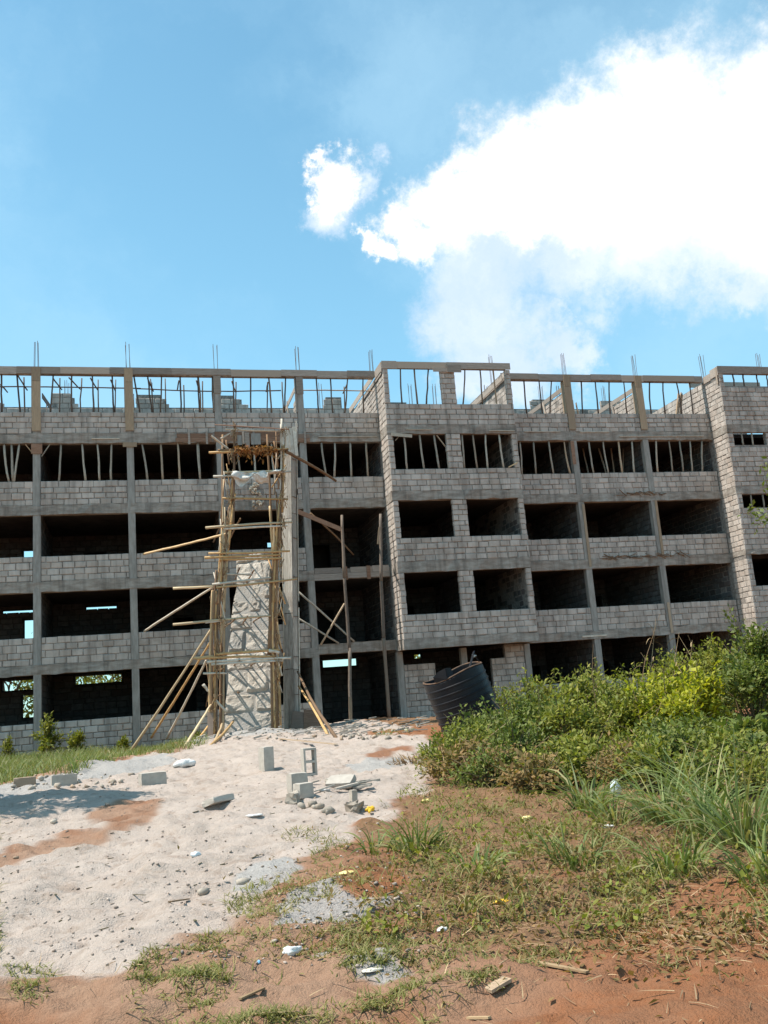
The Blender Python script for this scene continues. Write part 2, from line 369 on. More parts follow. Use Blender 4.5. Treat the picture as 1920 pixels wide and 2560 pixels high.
def height(x, y):
    x = np.asarray(x, float); y = np.asarray(y, float)
    z = 0.3 + 0.0245 * (np.clip(y, -60, -12) + 38.5)
    z = z + 0.30 * gauss(x, y, 7.6, -6.2, 2.6, 2.2) + 0.16 * gauss(x, y, 12.6, -1.5, 3.0, 3.0)
    z = z - 0.20 * sig((3.9 - x + (y + 9) * 0.32) / 0.35) * sig((y + 17) / 0.6)
    z = z + 0.20 * gauss(x, y, 2.9, -15.9, 1.3, 0.8) - 0.05 * gauss(x, y, 2.4, -17.6, 1.5, 0.7)
    z = z - 0.16 * gauss(x, y, 8.9, -15.2, 0.9, 0.5) + 0.14 * gauss(x, y, 9.4, -17.0, 1.2, 0.9) + 0.1 * gauss(x, y, 10.2, -17.5, 0.7, 0.7)
    z = z + 0.10 * gauss(x, y, 6.9, -24.2, 0.8, 0.6) + 0.22 * gauss(x, y, 11.6, -15.6, 1.0, 1.2)
    far = np.clip((np.abs(x - 10) - 40) / 60, 0, 1)
    rough = (1 - far) * np.where(y > -0.6, 0.15, 1.0)
    z = z + rough * (0.13 * fbm(x, y, 2.3, 3, 3) + 0.11 * fbm(x + 0.5 * y, y * 1.7, 0.42, 3, 11) + 0.05 * np.abs(fbm(x + 0.3 * y, y * 1.4, 0.3, 3, 31)) + 0.022 * fbm(x, y, 0.12, 2, 23))
    z = np.where(y > 0.3, 1.02, z)
    return z


def ground(px, py, lo=4.0, hi=60.0):
    d = ray(px, py); t = np.linspace(lo, hi, 3000); P = CAM + d * t[:, None]
    below = P[:, 2] < height(P[:, 0], P[:, 1])
    i = int(np.argmax(below)) if below.any() else len(t) - 1
    P = P[i]; return np.array((P[0], P[1], float(height(P[0], P[1]))))


def in_poly(px, py, poly):
    r = np.zeros(px.shape, bool); n = len(poly)
    for i in range(n):
        x0, y0 = poly[i]; x1, y1 = poly[(i + 1) % n]
        if y0 == y1: continue
        c = ((y0 > py) != (y1 > py)) & (px < (x1 - x0) * (py - y0) / (y1 - y0) + x0); r ^= c
    return r


def to_ground(poly): return [tuple(ground(px, py)[:2]) for px, py in poly]


SAND = to_ground([(-400, 2030), (-60, 1985), (60, 1955), (200, 1925), (340, 1890), (470, 1868), (560, 1850), (700, 1832), (850, 1830), (1000, 1835), (1075, 1862),
                  (1075, 1930), (1060, 1985), (1010, 2045), (930, 2090), (800, 2105), (760, 2150), (640, 2240), (580, 2290), (510, 2335),
                  (320, 2390), (120, 2430), (-80, 2460), (-500, 2480)])
GRAV = [to_ground(q) for q in ([(690, 2290), (760, 2240), (870, 2203), (975, 2210), (992, 2250), (955, 2300), (860, 2330), (720, 2325)],
                               [(600, 2190), (640, 2160), (740, 2150), (760, 2180), (690, 2215), (620, 2215)],
                               [(820, 2480), (880, 2440), (980, 2450), (1000, 2490), (880, 2505)],
                               [(-150, 1990), (0, 1962), (160, 1930), (330, 1895), (430, 1885), (430, 1905), (150, 1965), (-100, 2030)],
                               [(890, 1895), (960, 1880), (1010, 1905), (970, 1930), (900, 1925)])]
REDP = [to_ground(q) for q in ([(-120, 2190), (20, 2120), (110, 2085), (200, 2082), (290, 2066), (300, 2078), (200, 2105), (165, 2140), (60, 2160), (-60, 2200)],
                               [(215, 2045), (260, 2018), (340, 2008), (425, 2022), (400, 2045), (330, 2058), (250, 2062)],
                               [(330, 2168), (350, 2165), (352, 2180), (335, 2182)],
                               [(900, 1890), (950, 1868), (1020, 1870), (1040, 1886), (960, 1890)],
                               [(1020, 2640), (1130, 2500), (1260, 2430), (1340, 2400), (1480, 2440), (1620, 2440), (1800, 2400), (2000, 2380), (2400, 2450), (2400, 2700)],
                               [(1040, 2300), (1160, 2280), (1260, 2320), (1180, 2345), (1060, 2340)], [(1360, 2170), (1500, 2185), (1440, 2215), (1370, 2200)])]
TURF_ZONE = to_ground([(1075, 1862), (1075, 1930), (1060, 1985), (1010, 2045), (930, 2090), (950, 2150), (1000, 2230), (1010, 2330), (1200, 2370), (1400, 2330),
                       (1650, 2300), (1950, 2250), (2600, 2150), (2500, 1840), (1500, 1830)])


def build_ground():
    d = [2.0]
    while d[-1] < 39.5: d.append(d[-1] + max(0.03, 0.0052 * d[-1]))
    ys = np.concatenate([[-900, -500, -250, -120, -80, -60, -48, -42, -40], -38.5 + np.array(d), [2, 4, 8, 14, 24, 40, 70, 120, 250, 500, 900]])
    ys = np.unique(ys)
    xs = np.concatenate([[-900, -500, -250, -120, -70, -40, -25, -16, -11], np.arange(-8, 0, 0.16), np.arange(0, 15, 0.045), np.arange(15, 34, 0.2), [36, 40, 46, 55, 70, 100, 160, 300, 500, 900]])
    X, Y = np.meshgrid(xs, ys); Z = height(X, Y)
    V = np.stack([X, Y, Z], -1).reshape(-1, 3); nx, ny = len(xs), len(ys)
    i = np.arange(ny - 1)[:, None] * nx + np.arange(nx - 1)[None]
    Fq = np.stack([i, i + 1, i + nx + 1, i + nx], -1).reshape(-1, 4)
    o = fast_mesh('ground', V, Fq, 'soil', smooth=True); tag(o, kind='structure')
    jx = V[:, 0] + 0.55 * fbm(V[:, 0], V[:, 1], 0.9, 4, 40); jy = V[:, 1] + 1.1 * fbm(V[:, 0], V[:, 1], 0.9, 4, 50)
    col = np.zeros((len(V), 4), np.float32)
    col[:, 0] = in_poly(jx, jy, SAND)
    for g in GRAV: col[:, 1] = np.maximum(col[:, 1], in_poly(jx, jy, g))
    for g in REDP: col[:, 3] = np.maximum(col[:, 3], in_poly(jx, jy, g))
    col[:, 2] = np.maximum(in_poly(jx, jy, TURF_ZONE), (V[:, 1] > -8) * 1.0) * 0.8
    col[:, 2] += 0.25 * (fbm(V[:, 0], V[:, 1], 2.0, 3, 70) > 0.15)
    col[:, 0] = np.maximum(col[:, 0], (V[:, 1] > -9.5) & (V[:, 0] > 5.2) & (V[:, 0] < 12.5)); col[:, 1] = np.maximum(col[:, 1], 0.7 * ((V[:, 1] > -7.5) & (V[:, 0] > 5.4) & (V[:, 0] < 9.6)))
    # soften the zone borders
    c = col.reshape(ny, nx, 4)
    col0 = col
    for _ in range(7):
        c[1:-1] = (c[:-2] + 2 * c[1:-1] + c[2:]) / 4; c[:, 1:-1] = (c[:, :-2] + 2 * c[:, 1:-1] + c[:, 2:]) / 4
    at_ = o.data.attributes.new('zone', 'FLOAT_COLOR', 'POINT'); at_.data.foreach_set('color', c.reshape(-1))
    return o


build_ground()
# ---------------------------------------------------------------- the building
BLD = empty('unfinished_building', (14.0, 3.0, 1.0))
tag(BLD, 'four-storey grey block building under construction, open windows, no roof', 'building')
CH = 0.245
BLOCKS = MB(); INNER = MB(); FRONT_OBJ = []


def emit(mb, c, u, n, wd, ht, dp):
    """one block: back face square, front face with worn edges"""
    b = 0.012 + 0.012 * random.random(); up = np.array((0, 0, 1.0)); c = np.array(c, float)
    tilt = random.gauss(0, 0.010); uu = u + up * tilt; upp = up - u * tilt
    def q(a, h, d): return c + uu * a + upp * h + n * d
    j = lambda: random.uniform(-0.010, 0.010)
    vs = [q(-wd / 2, -ht / 2, -dp), q(wd / 2, -ht / 2, -dp), q(wd / 2, ht / 2, -dp), q(-wd / 2, ht / 2, -dp),
          q(-wd / 2, -ht / 2, -b), q(wd / 2, -ht / 2, -b), q(wd / 2, ht / 2, -b), q(-wd / 2, ht / 2, -b),
          q(-wd / 2 + b + j(), -ht / 2 + b + j(), 0), q(wd / 2 - b + j(), -ht / 2 + b + j(), 0), q(wd / 2 - b + j(), ht / 2 - b + j(), 0), q(-wd / 2 + b + j(), ht / 2 - b + j(), 0)]
    mb.add(vs, [(0, 1, 5, 4), (1, 2, 6, 5), (2, 3, 7, 6), (3, 0, 4, 7), (4, 5, 9, 8), (5, 6, 10, 9), (6, 7, 11, 10), (7, 4, 8, 11), (8, 9, 10, 11)])


def courses(mb, o, u, n, L, z0, z1, holes=(), top=None, singles=None, dp=0.06, phase=None):
    """running-bond blocks on a wall face; o is the left end, u runs along the wall, n points out; holes are (a0, a1, z0, z1)"""
    o = np.array((o[0], o[1], 0.0)); u = np.array((u[0], u[1], 0.0)); n = np.array((n[0], n[1], 0.0))
    nc = max(1, round((z1 - z0) / CH)); ch0 = (z1 - z0) / nc
    edges = [z0 + ch0 * (k + (random.uniform(-.10, .10) if 0 < k < nc else 0)) for k in range(nc + 1)]
    for k in range(nc):
        za = edges[k]; ch = edges[k + 1] - za; a = -((k % 2) * 0.235) - (phase if phase is not None else random.uniform(0, 0.1))
        while a < L:
            wd = 0.48 + random.uniform(-0.06, 0.03); s, e = max(a, 0), min(a + wd, L); a += wd
            segs = [(s, e)]
            for (h0, h1, hz0, hz1) in holes:
                if za + ch * 0.5 > hz0 and za + ch * 0.5 < hz1:
                    nx = []
                    for (p, q) in segs:
                        if q <= h0 or p >= h1: nx.append((p, q)); continue
                        if p < h0: nx.append((p, h0))
                        if q > h1: nx.append((h1, q))
                    segs = nx
            for (p, q) in segs:
                if q - p < 0.06: continue
                if top is not None and za + ch > top((p + q) / 2) + 0.02: continue
                jt = random.choice((0.012, 0.02, 0.028, 0.036, 0.045))
                c = o + u * ((p + q) / 2) + np.array((0, 0, za + ch / 2 + random.uniform(-.008, .008))) + n * random.gauss(0, 0.008)
                if singles is not None: FRONT_OBJ.append((c, u, n, q - p - jt, ch - jt * 0.9, dp, singles))
                else: emit(mb, c, u, n, q - p - jt, ch - jt * 0.9, dp)


def wall_core(name, x0, x1, y0, y1, z0, z1, m='mortar'):
    return MB().box(x0, x1, y0, y1, z0, z1).build(name, m, BLD)


SOF = [3.84, 7.01, 10.10, 13.04]; BTOP = [4.20, 7.44, 10.48, 13.45]; SILL = [5.26, 8.43, 11.47, 14.36]
LCOL = [-3.66, -0.06, 3.57, 7.21, 10.76]; RCOL = [23.50, 27.23]; CW = 0.28
BL, BR, BF = 14.36, 20.31, -1.20      # projecting bay: left, right, front
TL, TF = 31.0, -1.20                  # end tower: left, front
XL, XR, YB, YC = -7.4, 37.0, 7.4, 5.6

# columns
for x in LCOL + RCOL:
    z1 = 15.97
    MB().box(x, x + CW, 0.0, 0.27, 0.75, z1).build('column', 'column', BLD)
for x in (BL - 0.02, BR - 0.2, 17.19):
    MB().box(x, x + 0.26, 0.0, 0.26, 0.75, 3.83).build('column', 'column', BLD)


def rough_beam(name, x0, x1, y0, y1, z0, z1, m='concrete'):
    """a cast beam with an uneven lower and upper arris"""
    mb = MB(); nseg = max(2, int((x1 - x0) / 0.35)); vs = []
    for i in range(nseg + 1):
        x = x0 + (x1 - x0) * i / nseg; a, b, c = (random.gauss(0, 0.014) for _ in range(3))
        vs += [(x, y0 + a, z0 + b), (x, y0 + c, z1 + random.gauss(0, 0.02)), (x, y1, z1), (x, y1, z0)]
    fs = [(0, 1, 2, 3), tuple(4 * nseg + k for k in (3, 2, 1, 0))]
    for i in range(nseg):
        for k in range(4):
            a, b = 4 * i + k, 4 * i + (k + 1) % 4; fs.append((a, a + 4, b + 4, b))
    mb.add(vs, fs); return mb.build(name, m, BLD)


# floor beams, slabs, front walls of both wings
spansL = [(LCOL[i] + CW, LCOL[i + 1]) for i in range(4)] + [(LCOL[4] + CW, BL)]
spansR = [(BR, RCOL[0]), (RCOL[0] + CW, RCOL[1]), (RCOL[1] + CW, TL)]
for k in range(4):
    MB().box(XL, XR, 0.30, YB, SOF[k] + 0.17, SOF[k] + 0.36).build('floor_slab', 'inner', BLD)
    rough_beam('floor_beam', XL, LCOL[4] + CW, -0.012, 0.29, SOF[k], BTOP[k])
    rough_beam('floor_beam', BR + 0.003, TL, -0.012, 0.29, SOF[k], BTOP[k])
    if k != 1: rough_beam('floor_beam', LCOL[4] + CW + 0.003, BL - 0.003, -0.008, 0.285, SOF[k] + (0.09 if k == 0 else 0), BTOP[k] + (0.16 if k == 0 else 0))
    for j, (a, b) in enumerate(spansL + spansR):
        if j == 4 and k < 2: continue
        wall_core('wall_panel', a + 0.001, b - 0.001, 0.043, 0.235, BTOP[k] - 0.01, SILL[k])
        courses(BLOCKS, (a, 0.016), (1, 0), (0, -1), b - a, BTOP[k] + 0.006, SILL[k] + 0.006)
for j, (a, b) in enumerate(spansL[:4] + spansR):      # ground-floor breast walls
    wall_core('wall_panel', a + 0.001, b - 0.001, 0.05, 0.235, 0.7, 2.03)
    courses(BLOCKS, (a, 0.016), (1, 0), (0, -1), b - a, 0.8, 2.036)
wall_core('wall_panel', XL, LCOL[0], 0.05, 0.235, 0.7, 2.03)
# boarded edge of the stairwell landing
lx0, lx1 = LCOL[4] + CW + 0.02, BL - 0.02
wall_core('floor_beam', lx0, lx1, 0.03, 0.285, 7.05, 7.47, 'concrete')
for (x0, x1, z0, z1, th) in ((lx0 - .1, 12.35, 7.0, 7.27, .03), (lx0, 12.2, 7.285, 7.52, .028), (12.37, 14.3, 7.06, 7.28, .03), (12.6, 13.55, 7.29, 7.52, .03), (13.56, 14.3, 7.295, 7.55, .026)):
    MB().box(x0, x1, 0.022 - th, 0.022, z0, z1).build('formwork_board', 'board', BLD)
for x in (12.3, 13.3):
    MB().box(x, x + 0.16, -0.045, -0.012, 6.98, 7.55).build('formwork_board', 'board_red', BLD)

# under the bay: recessed ground-floor walls with door openings
for (a, b, z1) in ((BL + 0.25, 16.0, 3.28), (18.55, BR - 0.21, 3.30)):
    wall_core('wall_panel', a, b, 0.05, 0.235, 0.7, z1)
    courses(BLOCKS, (a, 0.016), (1, 0), (0, -1), b - a, 0.8, z1 + 0.006)
wall_core('wall_panel', 19.2, BR - 0.21, 0.05, 0.234, 3.3, 3.86)
courses(BLOCKS, (19.2, 0.016), (1, 0), (0, -1), BR - 0.21 - 19.2, 3.306, 3.8)

# the projecting bay
BEAMB = [(3.85, 4.25), (7.02, 7.47), (10.10, 10.49), (13.03, 13.43)]; SB = [5.26, 8.475, 11.47, 14.39]
PIERS = [(BL, 14.62), (16.99, 17.66), (20.06, BR)]
for k in range(4):
    rough_beam('floor_beam', BL - 0.012, BR + 0.012, BF - 0.016, BF + 0.22, *BEAMB[k])
    rough_s = MB().box(BL - 0.010, BL + 0.2, BF + 0.222, -0.014, BEAMB[k][0] + 0.004, BEAMB[k][1] - 0.004); rough_s.build('floor_beam', 'concrete', BLD)
    MB().box(BL + 0.22, BR - 0.22, BF + 0.225, 0.298, BEAMB[k][0] + 0.15, BEAMB[k][0] + 0.34).build('floor_slab', 'inner', BLD)
    pan = wall_core('wall_panel', BL + 0.02, BR - 0.02, BF + 0.034, BF + 0.215, BEAMB[k][1] - 0.004, SB[k])
    courses(BLOCKS, (BL, BF), (1, 0), (0, -1), BR - BL, BEAMB[k][1] + 0.004, SB[k] + 0.006, singles=pan)
    ztop = BEAMB[k + 1][0] if k < 3 else 16.02
    for (a, b) in PIERS:
        pan = wall_core('wall_panel', a + 0.02, b - 0.02, BF + 0.034, BF + 0.21, SB[k] - 0.004, ztop)
        if k < 3: courses(BLOCKS, (a, BF), (1, 0), (0, -1), b - a, SB[k] + 0.008, ztop, singles=pan, phase=0.0)
        else: courses(BLOCKS, (a, BF), (1, 0), (0, -1), b - a, SB[k] + 0.008, ztop, phase=0.0)
        # jambs seen inside the openings
        for sx, nx in ((a, -1), (b, 1)):
            if sx in (BL, BR): continue
            courses(BLOCKS, (sx, BF + 0.012 if nx > 0 else BF + 0.2), (0, 1 if nx > 0 else -1), (nx, 0), 0.19, SB[k] + 0.008, ztop, phase=0.0)
for s, x in ((-1, BL), (1, BR)):
    wall_core('wall_panel', x + (0.016 if s < 0 else -0.2), x + (0.2 if s < 0 else -0.016), BF + 0.24, 5.5, 3.86, 16.02)
    for k in range(4):
        z1 = BEAMB[k + 1][0] if k < 3 else 16.0
        if s < 0: courses(BLOCKS, (x, -0.004), (0, -1), (-1, 0), -BF - 0.004, BEAMB[k][1] + 0.004, z1 - 0.004)
        else: courses(BLOCKS, (x, BF + 0.004), (0, 1), (1, 0), -BF - 0.01, BEAMB[k][1] + 0.004, z1 - 0.004)
# timber shutter boards round the bay head
for (x0, x1, z0, z1, y) in ((BL - .02, 15.02, 15.98, 16.33, -.03), (15.03, 17.3, 16.0, 16.31, -.022), (17.31, 20.33, 16.02, 16.32, -.025), (16.66, 17.97, 15.86, 16.05, -.055), (17.3, 17.95, 15.83, 16.17, -.085)):
    MB().box(x0, x1, BF + y, BF + y + 0.024, z0, z1).build('formwork_board', 'board', BLD)
MB().box(BL + 0.2, BR - 0.2, BF + 0.01, BF + 0.2, 16.03, 16.29).build('roof_beam', 'concrete', BLD)
for (y0, y1, z0, z1) in ((BF, 0.0, 15.85, 16.3), (BF + .1, 2.6, 15.75, 15.9), (0.05, 5.4, 16.05, 16.32)):
    MB().box(BL - 0.045, BL - 0.02, y0, y1, z0, z1).build('formwork_board', 'board', BLD)
MB().box(BR - 0.33, BR - 0.3, BF + 0.25, 3.2, 15.6, 15.8).build('formwork_board', 'board', BLD)
MB().box(19.5, 19.56, BF + 0.05, BF + 0.08, 14.42, 16.0).build('formwork_board', 'board_upright', BLD)

# the end tower on the right
TWIN = [(31.33, 33.1, 12.43, 13.06), (31.3, 33.0, 9.39, 10.04), (31.3, 33.4, 5.65, 7.2), (31.27, 36.0, 15.37, 15.96)]
rowz = [0.7, 5.65, 7.2, 9.39, 10.04, 12.43, 13.06, 15.37, 15.96]
holes = [(a - TL, b - TL, c, d) for a, b, c, d in TWIN]
for i in range(len(rowz) - 1):
    z0, z1 = rowz[i], rowz[i + 1]; win = [t for t in TWIN if t[2] == z0]
    if win:
        wall_core('wall_panel', TL + 0.015, win[0][0], TF + 0.034, TF + 0.21, z0, z1); wall_core('wall_panel', win[0][1], XR, TF + 0.034, TF + 0.21, z0, z1)
    else: wall_core('wall_panel', TL + 0.015, XR, TF + 0.034, TF + 0.21, z0, z1)
for z0, z1 in ((0.8, 3.9), (4.26, 7.0), (7.42, 10.08), (10.44, 13.02), (13.42, 16.0)):
    courses(BLOCKS, (TL, TF), (1, 0), (0, -1), 5.5, z0, z1, holes=holes)
    courses(BLOCKS, (TL, -0.004), (0, -1), (-1, 0), -TF - 0.004, z0, z1)
for z0, z1 in ((3.9, 4.25), (7.2, 7.42), (10.08, 10.44), (13.06, 13.41)):
    rough_beam('floor_beam', TL + 0.0, XR, TF - 0.014, TF + 0.2, z0, z1)
    MB().box(TL - 0.008, TL + 0.2, TF + 0.202, -0.014, z0, z1).build('floor_beam', 'concrete', BLD)
wall_core('wall_panel', TL + 0.016, TL + 0.2, TF + 0.22, 5.5, 0.7, 15.98)
for (x0, x1, z0, z1) in ((TL - .02, 33.4, 15.98, 16.36), (33.41, 37.0, 16.0, 16.35)):
    MB().box(x0, x1, TF - .035, TF - .008, z0, z1).build('formwork_board', 'board', BLD)
MB().box(TL + 0.2, XR, TF, TF + 0.19, 15.99, 16.33).build('roof_beam', 'concrete', BLD)
for (y0, y1, z0, z1) in ((TF - .03, -.62, 15.9, 16.33), (-.61, 0.0, 15.86, 16.2), (TF + .02, TF + .14, 15.5, 16.3)):
    MB().box(TL - 0.05 - 0.02 * (z0 < 15.6), TL - 0.024 - 0.022 * (z0 < 15.6), y0, y1, z0, z1).build('formwork_board', 'board', BLD)
MB().box(31.3, 35.5, 1.7, 1.73, 16.3, 16.62).build('formwork_board', 'board', BLD)

# roof-level ring beam in shutter boards over both wings
def board_run(x0, x1, y, z0, z1):
    x = x0
    while x < x1 - 0.05:
        e = min(x1, x + random.uniform(1.0, 3.0)); dz = random.uniform(-0.04, 0.035)
        MB().box(x, e - 0.006, y - 0.024 + random.uniform(-.006, .0), y, z0 + dz - 0.02 * random.random(), z1 + dz * 0.5).build('formwork_board', 'board', BLD); x = e
board_run(XL, BL - 0.06, -0.01, 16.0, 16.29); board_run(BR + 0.02, TL - 0.08, -0.01, 16.0, 16.28)
for a, b in ((XL, BL), (BR, TL)):
    MB().box(a + 0.08, b - 0.08, 0.0, 0.26, 15.99, 16.28).build('roof_beam', 'concrete', BLD)
for x in LCOL[:3] + RCOL:      # box shutters round the top-storey columns
    low = 13.55 if x != 7.21 else 15.2
    if x == 7.21: continue
    m = 'board_upright'
    MB().box(x - 0.03, x + CW + 0.03, -0.07, -0.045, low, 15.65).build('formwork_board', m, BLD)
    MB().box(x - 0.035, x + CW + 0.03, -0.074, -0.05, 15.66, 16.25).build('formwork_board', m, BLD)
    MB().box(x - 0.05, x - 0.024, -0.04, 0.3, low + .8, 15.97).build('formwork_board', m, BLD)
for x in (7.21, 10.76):
    MB().box(x - 0.04, x + CW + 0.02, -0.03, -0.008, 15.2, 15.98).build('formwork_board', 'board', BLD)
    MB().box(x - 0.04, x - 0.015, -0.03, 0.3, 14.4, 15.98).build('formwork_board', 'board', BLD)
MB().box(-0.12, 0.30, -0.045, -0.015, 12.6, 13.02).build('formwork_board', 'board_red', BLD)
MB().box(3.42, 3.98, -0.06, -0.015, 12.86, 13.05).build('formwork_board', 'board_upright', BLD)
MB().box(23.45, 23.62, -0.04, -0.014, 11.9, 13.0).build('formwork_board', 'board_red', BLD)
for (x0, x1, z0, z1) in ((5.55, 7.05, 13.06, 13.42), (10.35, 11.2, 13.02, 13.38), (7.1, 10.2, 13.08, 13.5)):
    h = (z1 - z0) / 2
    MB().box(x0, x1, -0.05, -0.025, z0, z0 + h - .006).build('formwork_board', 'board_red', BLD)
    MB().box(x0 + .05, x1, -0.052, -0.025, z0 + h, z1).build('formwork_board', 'board_red', BLD)
for x in (6.05, 6.78, 10.6, 10.95, 8.3, 8.75):
    MB().box(x, x + 0.09, -0.085, -0.054, 12.95, 13.5).build('formwork_board', 'board', BLD)
for (x0, x1, z) in ((11.6, 14.2, 13.24), (15.2, 16.4, 13.2), (19.0, 20.2, 13.13), (21.2, 23.0, 13.45), (24.0, 25.5, 13.42), (26, 30.5, 13.2), (2.2, 3.3, 13.2)):
    YY = (BF if BL < x0 < BR else 0) - 0.012
    MB().box(x0, x1, YY - 0.05, YY - 0.006, z, z + 0.03).build('batten', 'pale_pole', BLD)
for (x, z0, z1) in ((23.66, 7.1, 10.0), (27.4, 7.5, 10.1), (27.33, 3.9, 5.3)):
    MB().box(x, x + 0.12, -0.035, -0.006, z0, z1).build('formwork_board', 'board_upright', BLD)
MB().box(22.9, 24.1, -0.05, -0.016, 3.95, 4.02).build('batten', 'pale_pole', BLD)

# inside: partitions, spine wall with doorways, back wall; a few openings reach through to the light
PART = [(-0.02, 1), (3.62, 1), (7.25, -1), (10.8, -1), (23.55, -1), (27.28, -1), (18.0, -1)]
for k in range(4):
    z0 = (SOF[k - 1] + 0.36) if k else 0.95; z1 = SOF[k] + 0.17
    for x, s in PART + ([(BL + 0.05, -1), (BR - 0.15, -1), (TL + 0.02, -1)] if k == 0 else []):
        if x in (18.0,) and k == 0: continue
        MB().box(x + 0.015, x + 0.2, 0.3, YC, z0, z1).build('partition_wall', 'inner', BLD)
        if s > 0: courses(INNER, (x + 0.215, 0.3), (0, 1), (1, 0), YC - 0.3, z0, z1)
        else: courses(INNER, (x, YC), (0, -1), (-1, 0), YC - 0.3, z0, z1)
    if k:
        for x in (BL + 0.2, BR - 0.2, TL):
            xx = x if x != BL + 0.2 else x
            if x == BL + 0.2: courses(INNER, (BL - 0.001, YC), (0, -1), (-1, 0), YC - 0.3, z0, z1)
            elif x == BR - 0.2: courses(INNER, (x, YC), (0, -1), (-1, 0), YC - BF - 0.25, z0, z1)
            else: courses(INNER, (x, YC), (0, -1), (-1, 0), YC - 0.3, z0, z1)


def spine(name, Y, th, z0, z1, holes, m):
    cuts = sorted(set([XL, XR] + [h[0] for h in holes] + [h[1] for h in holes]))
    for a, b in zip(cuts[:-1], cuts[1:]):
        zs = [z0]
        hs = sorted([h for h in holes if h[0] <= a + 1e-6 and h[1] >= b - 1e-6], key=lambda h: h[2]); cur = z0
        for h in hs:
            if h[2] > cur + 0.02: MB().box(a, b, Y, Y + th, cur, h[2]).build(name, m, BLD)
            cur = max(cur, h[3])
        if z1 > cur + 0.02: MB().box(a, b, Y, Y + th, cur, z1).build(name, m, BLD)


LIGHT = [(0, ('e', 150, 1235, 220, 1380)), (0, ('e', 20, 1120, 218, 1200)), (0, ('f', 947, 985, 1170, 1045)), (0, ('g', 1532, 1115, 1618, 1172)), (0, ('e', 490, 1085, 790, 1150)),
         (1, ('e', 160, 755, 220, 880)), (1, ('e', 20, 695, 214, 704)), (1, ('e', 560, 669, 755, 680)), (2, ('e', 155, 305, 220, 345)), (2, ('f', 590, 250, 662, 280)), (1, ('h', 1580, 385, 1659, 430)), (0, ('g', 425, 1180, 485, 1230))]
for k in range(4):
    z0 = (SOF[k - 1] + 0.36) if k else 0.95; z1 = SOF[k] + 0.17
    for Y, th in ((YC, 0.2), (YB - 0.2, 0.2)):
        hs = []
        for kk, (c, x0, y0, x1, y1) in LIGHT:
            if kk != k: continue
            p = at(c, x0, y0, Y + 0.1); q = at(c, x1, y1, Y + 0.1); g = 0.05 if Y < 6 else 0.0
            hs.append((p[0] - g, q[0] + g, min(p[2], q[2]) - g, max(p[2], q[2]) + g))
        if Y == YC:
            for x in (1.6, 5.4, 9.0, 12.0, 16.0, 19.0, 22.3, 26.1, 29.9):
                if all(h[1] < x - 0.1 or h[0] > x + 1.0 for h in hs): hs.append((x, x + 0.9, z0, z0 + 2.1))
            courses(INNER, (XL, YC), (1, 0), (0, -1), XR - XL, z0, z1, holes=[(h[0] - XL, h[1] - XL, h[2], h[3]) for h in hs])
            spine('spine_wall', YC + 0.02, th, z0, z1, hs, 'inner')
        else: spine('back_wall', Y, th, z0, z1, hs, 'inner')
MB().box(XL, XL + .2, 0.3, YB, 0.95, 13.2).build('end_wall', 'inner', BLD); MB().box(XR - .2, XR, TF + 0.22, YB, 0.95, 13.2).build('end_wall', 'inner', BLD)
MB().box(XL, XR, 0.3, YB, 0.9, 1.06).build('ground_slab', 'inner', BLD)

# top storey, open to the sky: stepped back wall and the sunlit cross walls
def back_top(X):
    z = 16.42
    for (a, b, t) in ((-2.6, -2.0, 16.62), (0.2, 1.05, 17.1), (1.05, 1.25, 16.88), (4.1, 5.2, 17.06), (5.2, 5.5, 16.85), (8.0, 8.7, 17.05), (8.7, 9.1, 16.85), (13.1, 14.0, 17.0), (16.0, 17.3, 16.75), (24.3, 26.0, 16.95), (28.4, 29.6, 16.9), (22.6, 23.2, 16.85)):
        if a <= X < b: z = max(z, t)
    return z
cuts = [XL]
while cuts[-1] < XR: cuts.append(cuts[-1] + 0.2)
runs = []
for a in cuts[:-1]:
    t = back_top(a + 0.1)
    if runs and runs[-1][2] == t: runs[-1][1] = a + 0.2
    else: runs.append([a, a + 0.2, t])
for a, b, t in runs: wall_core('wall_panel', a, b, YC + 0.02, YC + 0.2, 13.4, t - 0.01)
courses(BLOCKS, (XL, YC), (1, 0), (0, -1), XR - XL, 13.41, 17.1, top=lambda s: back_top(XL + s))
for X, y1, ztop in ((BL, YC - .02, 16.0), (BR - 0.2, YC - .02, 15.98), (RCOL[0] + 0.05, 2.4, 15.5), (RCOL[1] + 0.05, 2.6, 15.5), (TL, YC - .02, 15.96), (10.8, 1.3, 15.2)):
    if X not in (BL, BR - 0.2, TL): wall_core('wall_panel', X + 0.015, X + 0.2, 0.28, y1, 13.4, ztop)
    y0 = BF + 0.24 if X == BR - 0.2 else 0.02
    courses(BLOCKS, (X, y1), (0, -1), (-1, 0), y1 - y0, 13.42, ztop + 0.004)
for X, y0, y1, z0, z1 in ((RCOL[0] + .02, 0.3, 5.0, 15.7, 15.75), (RCOL[1] + .02, .3, 5.0, 15.7, 15.75), (10.75, .3, 4.0, 15.6, 15.6), (0.28, .3, 4.0, 15.2, 15.9), (3.9, .3, 4.0, 15.2, 15.9)):
    MB().plank((X, y0, z0 - .05), (X, y1, z1 - 0.05), 0.22, 0.03).build('formwork_board', 'board', BLD)
    MB().plank((X - .03, y0 + 1.8, 14.0), (X - .03, y0 + 2.2, 15.7), 0.14, 0.03, (0, 1, 0)).build('formwork_board', 'board', BLD)

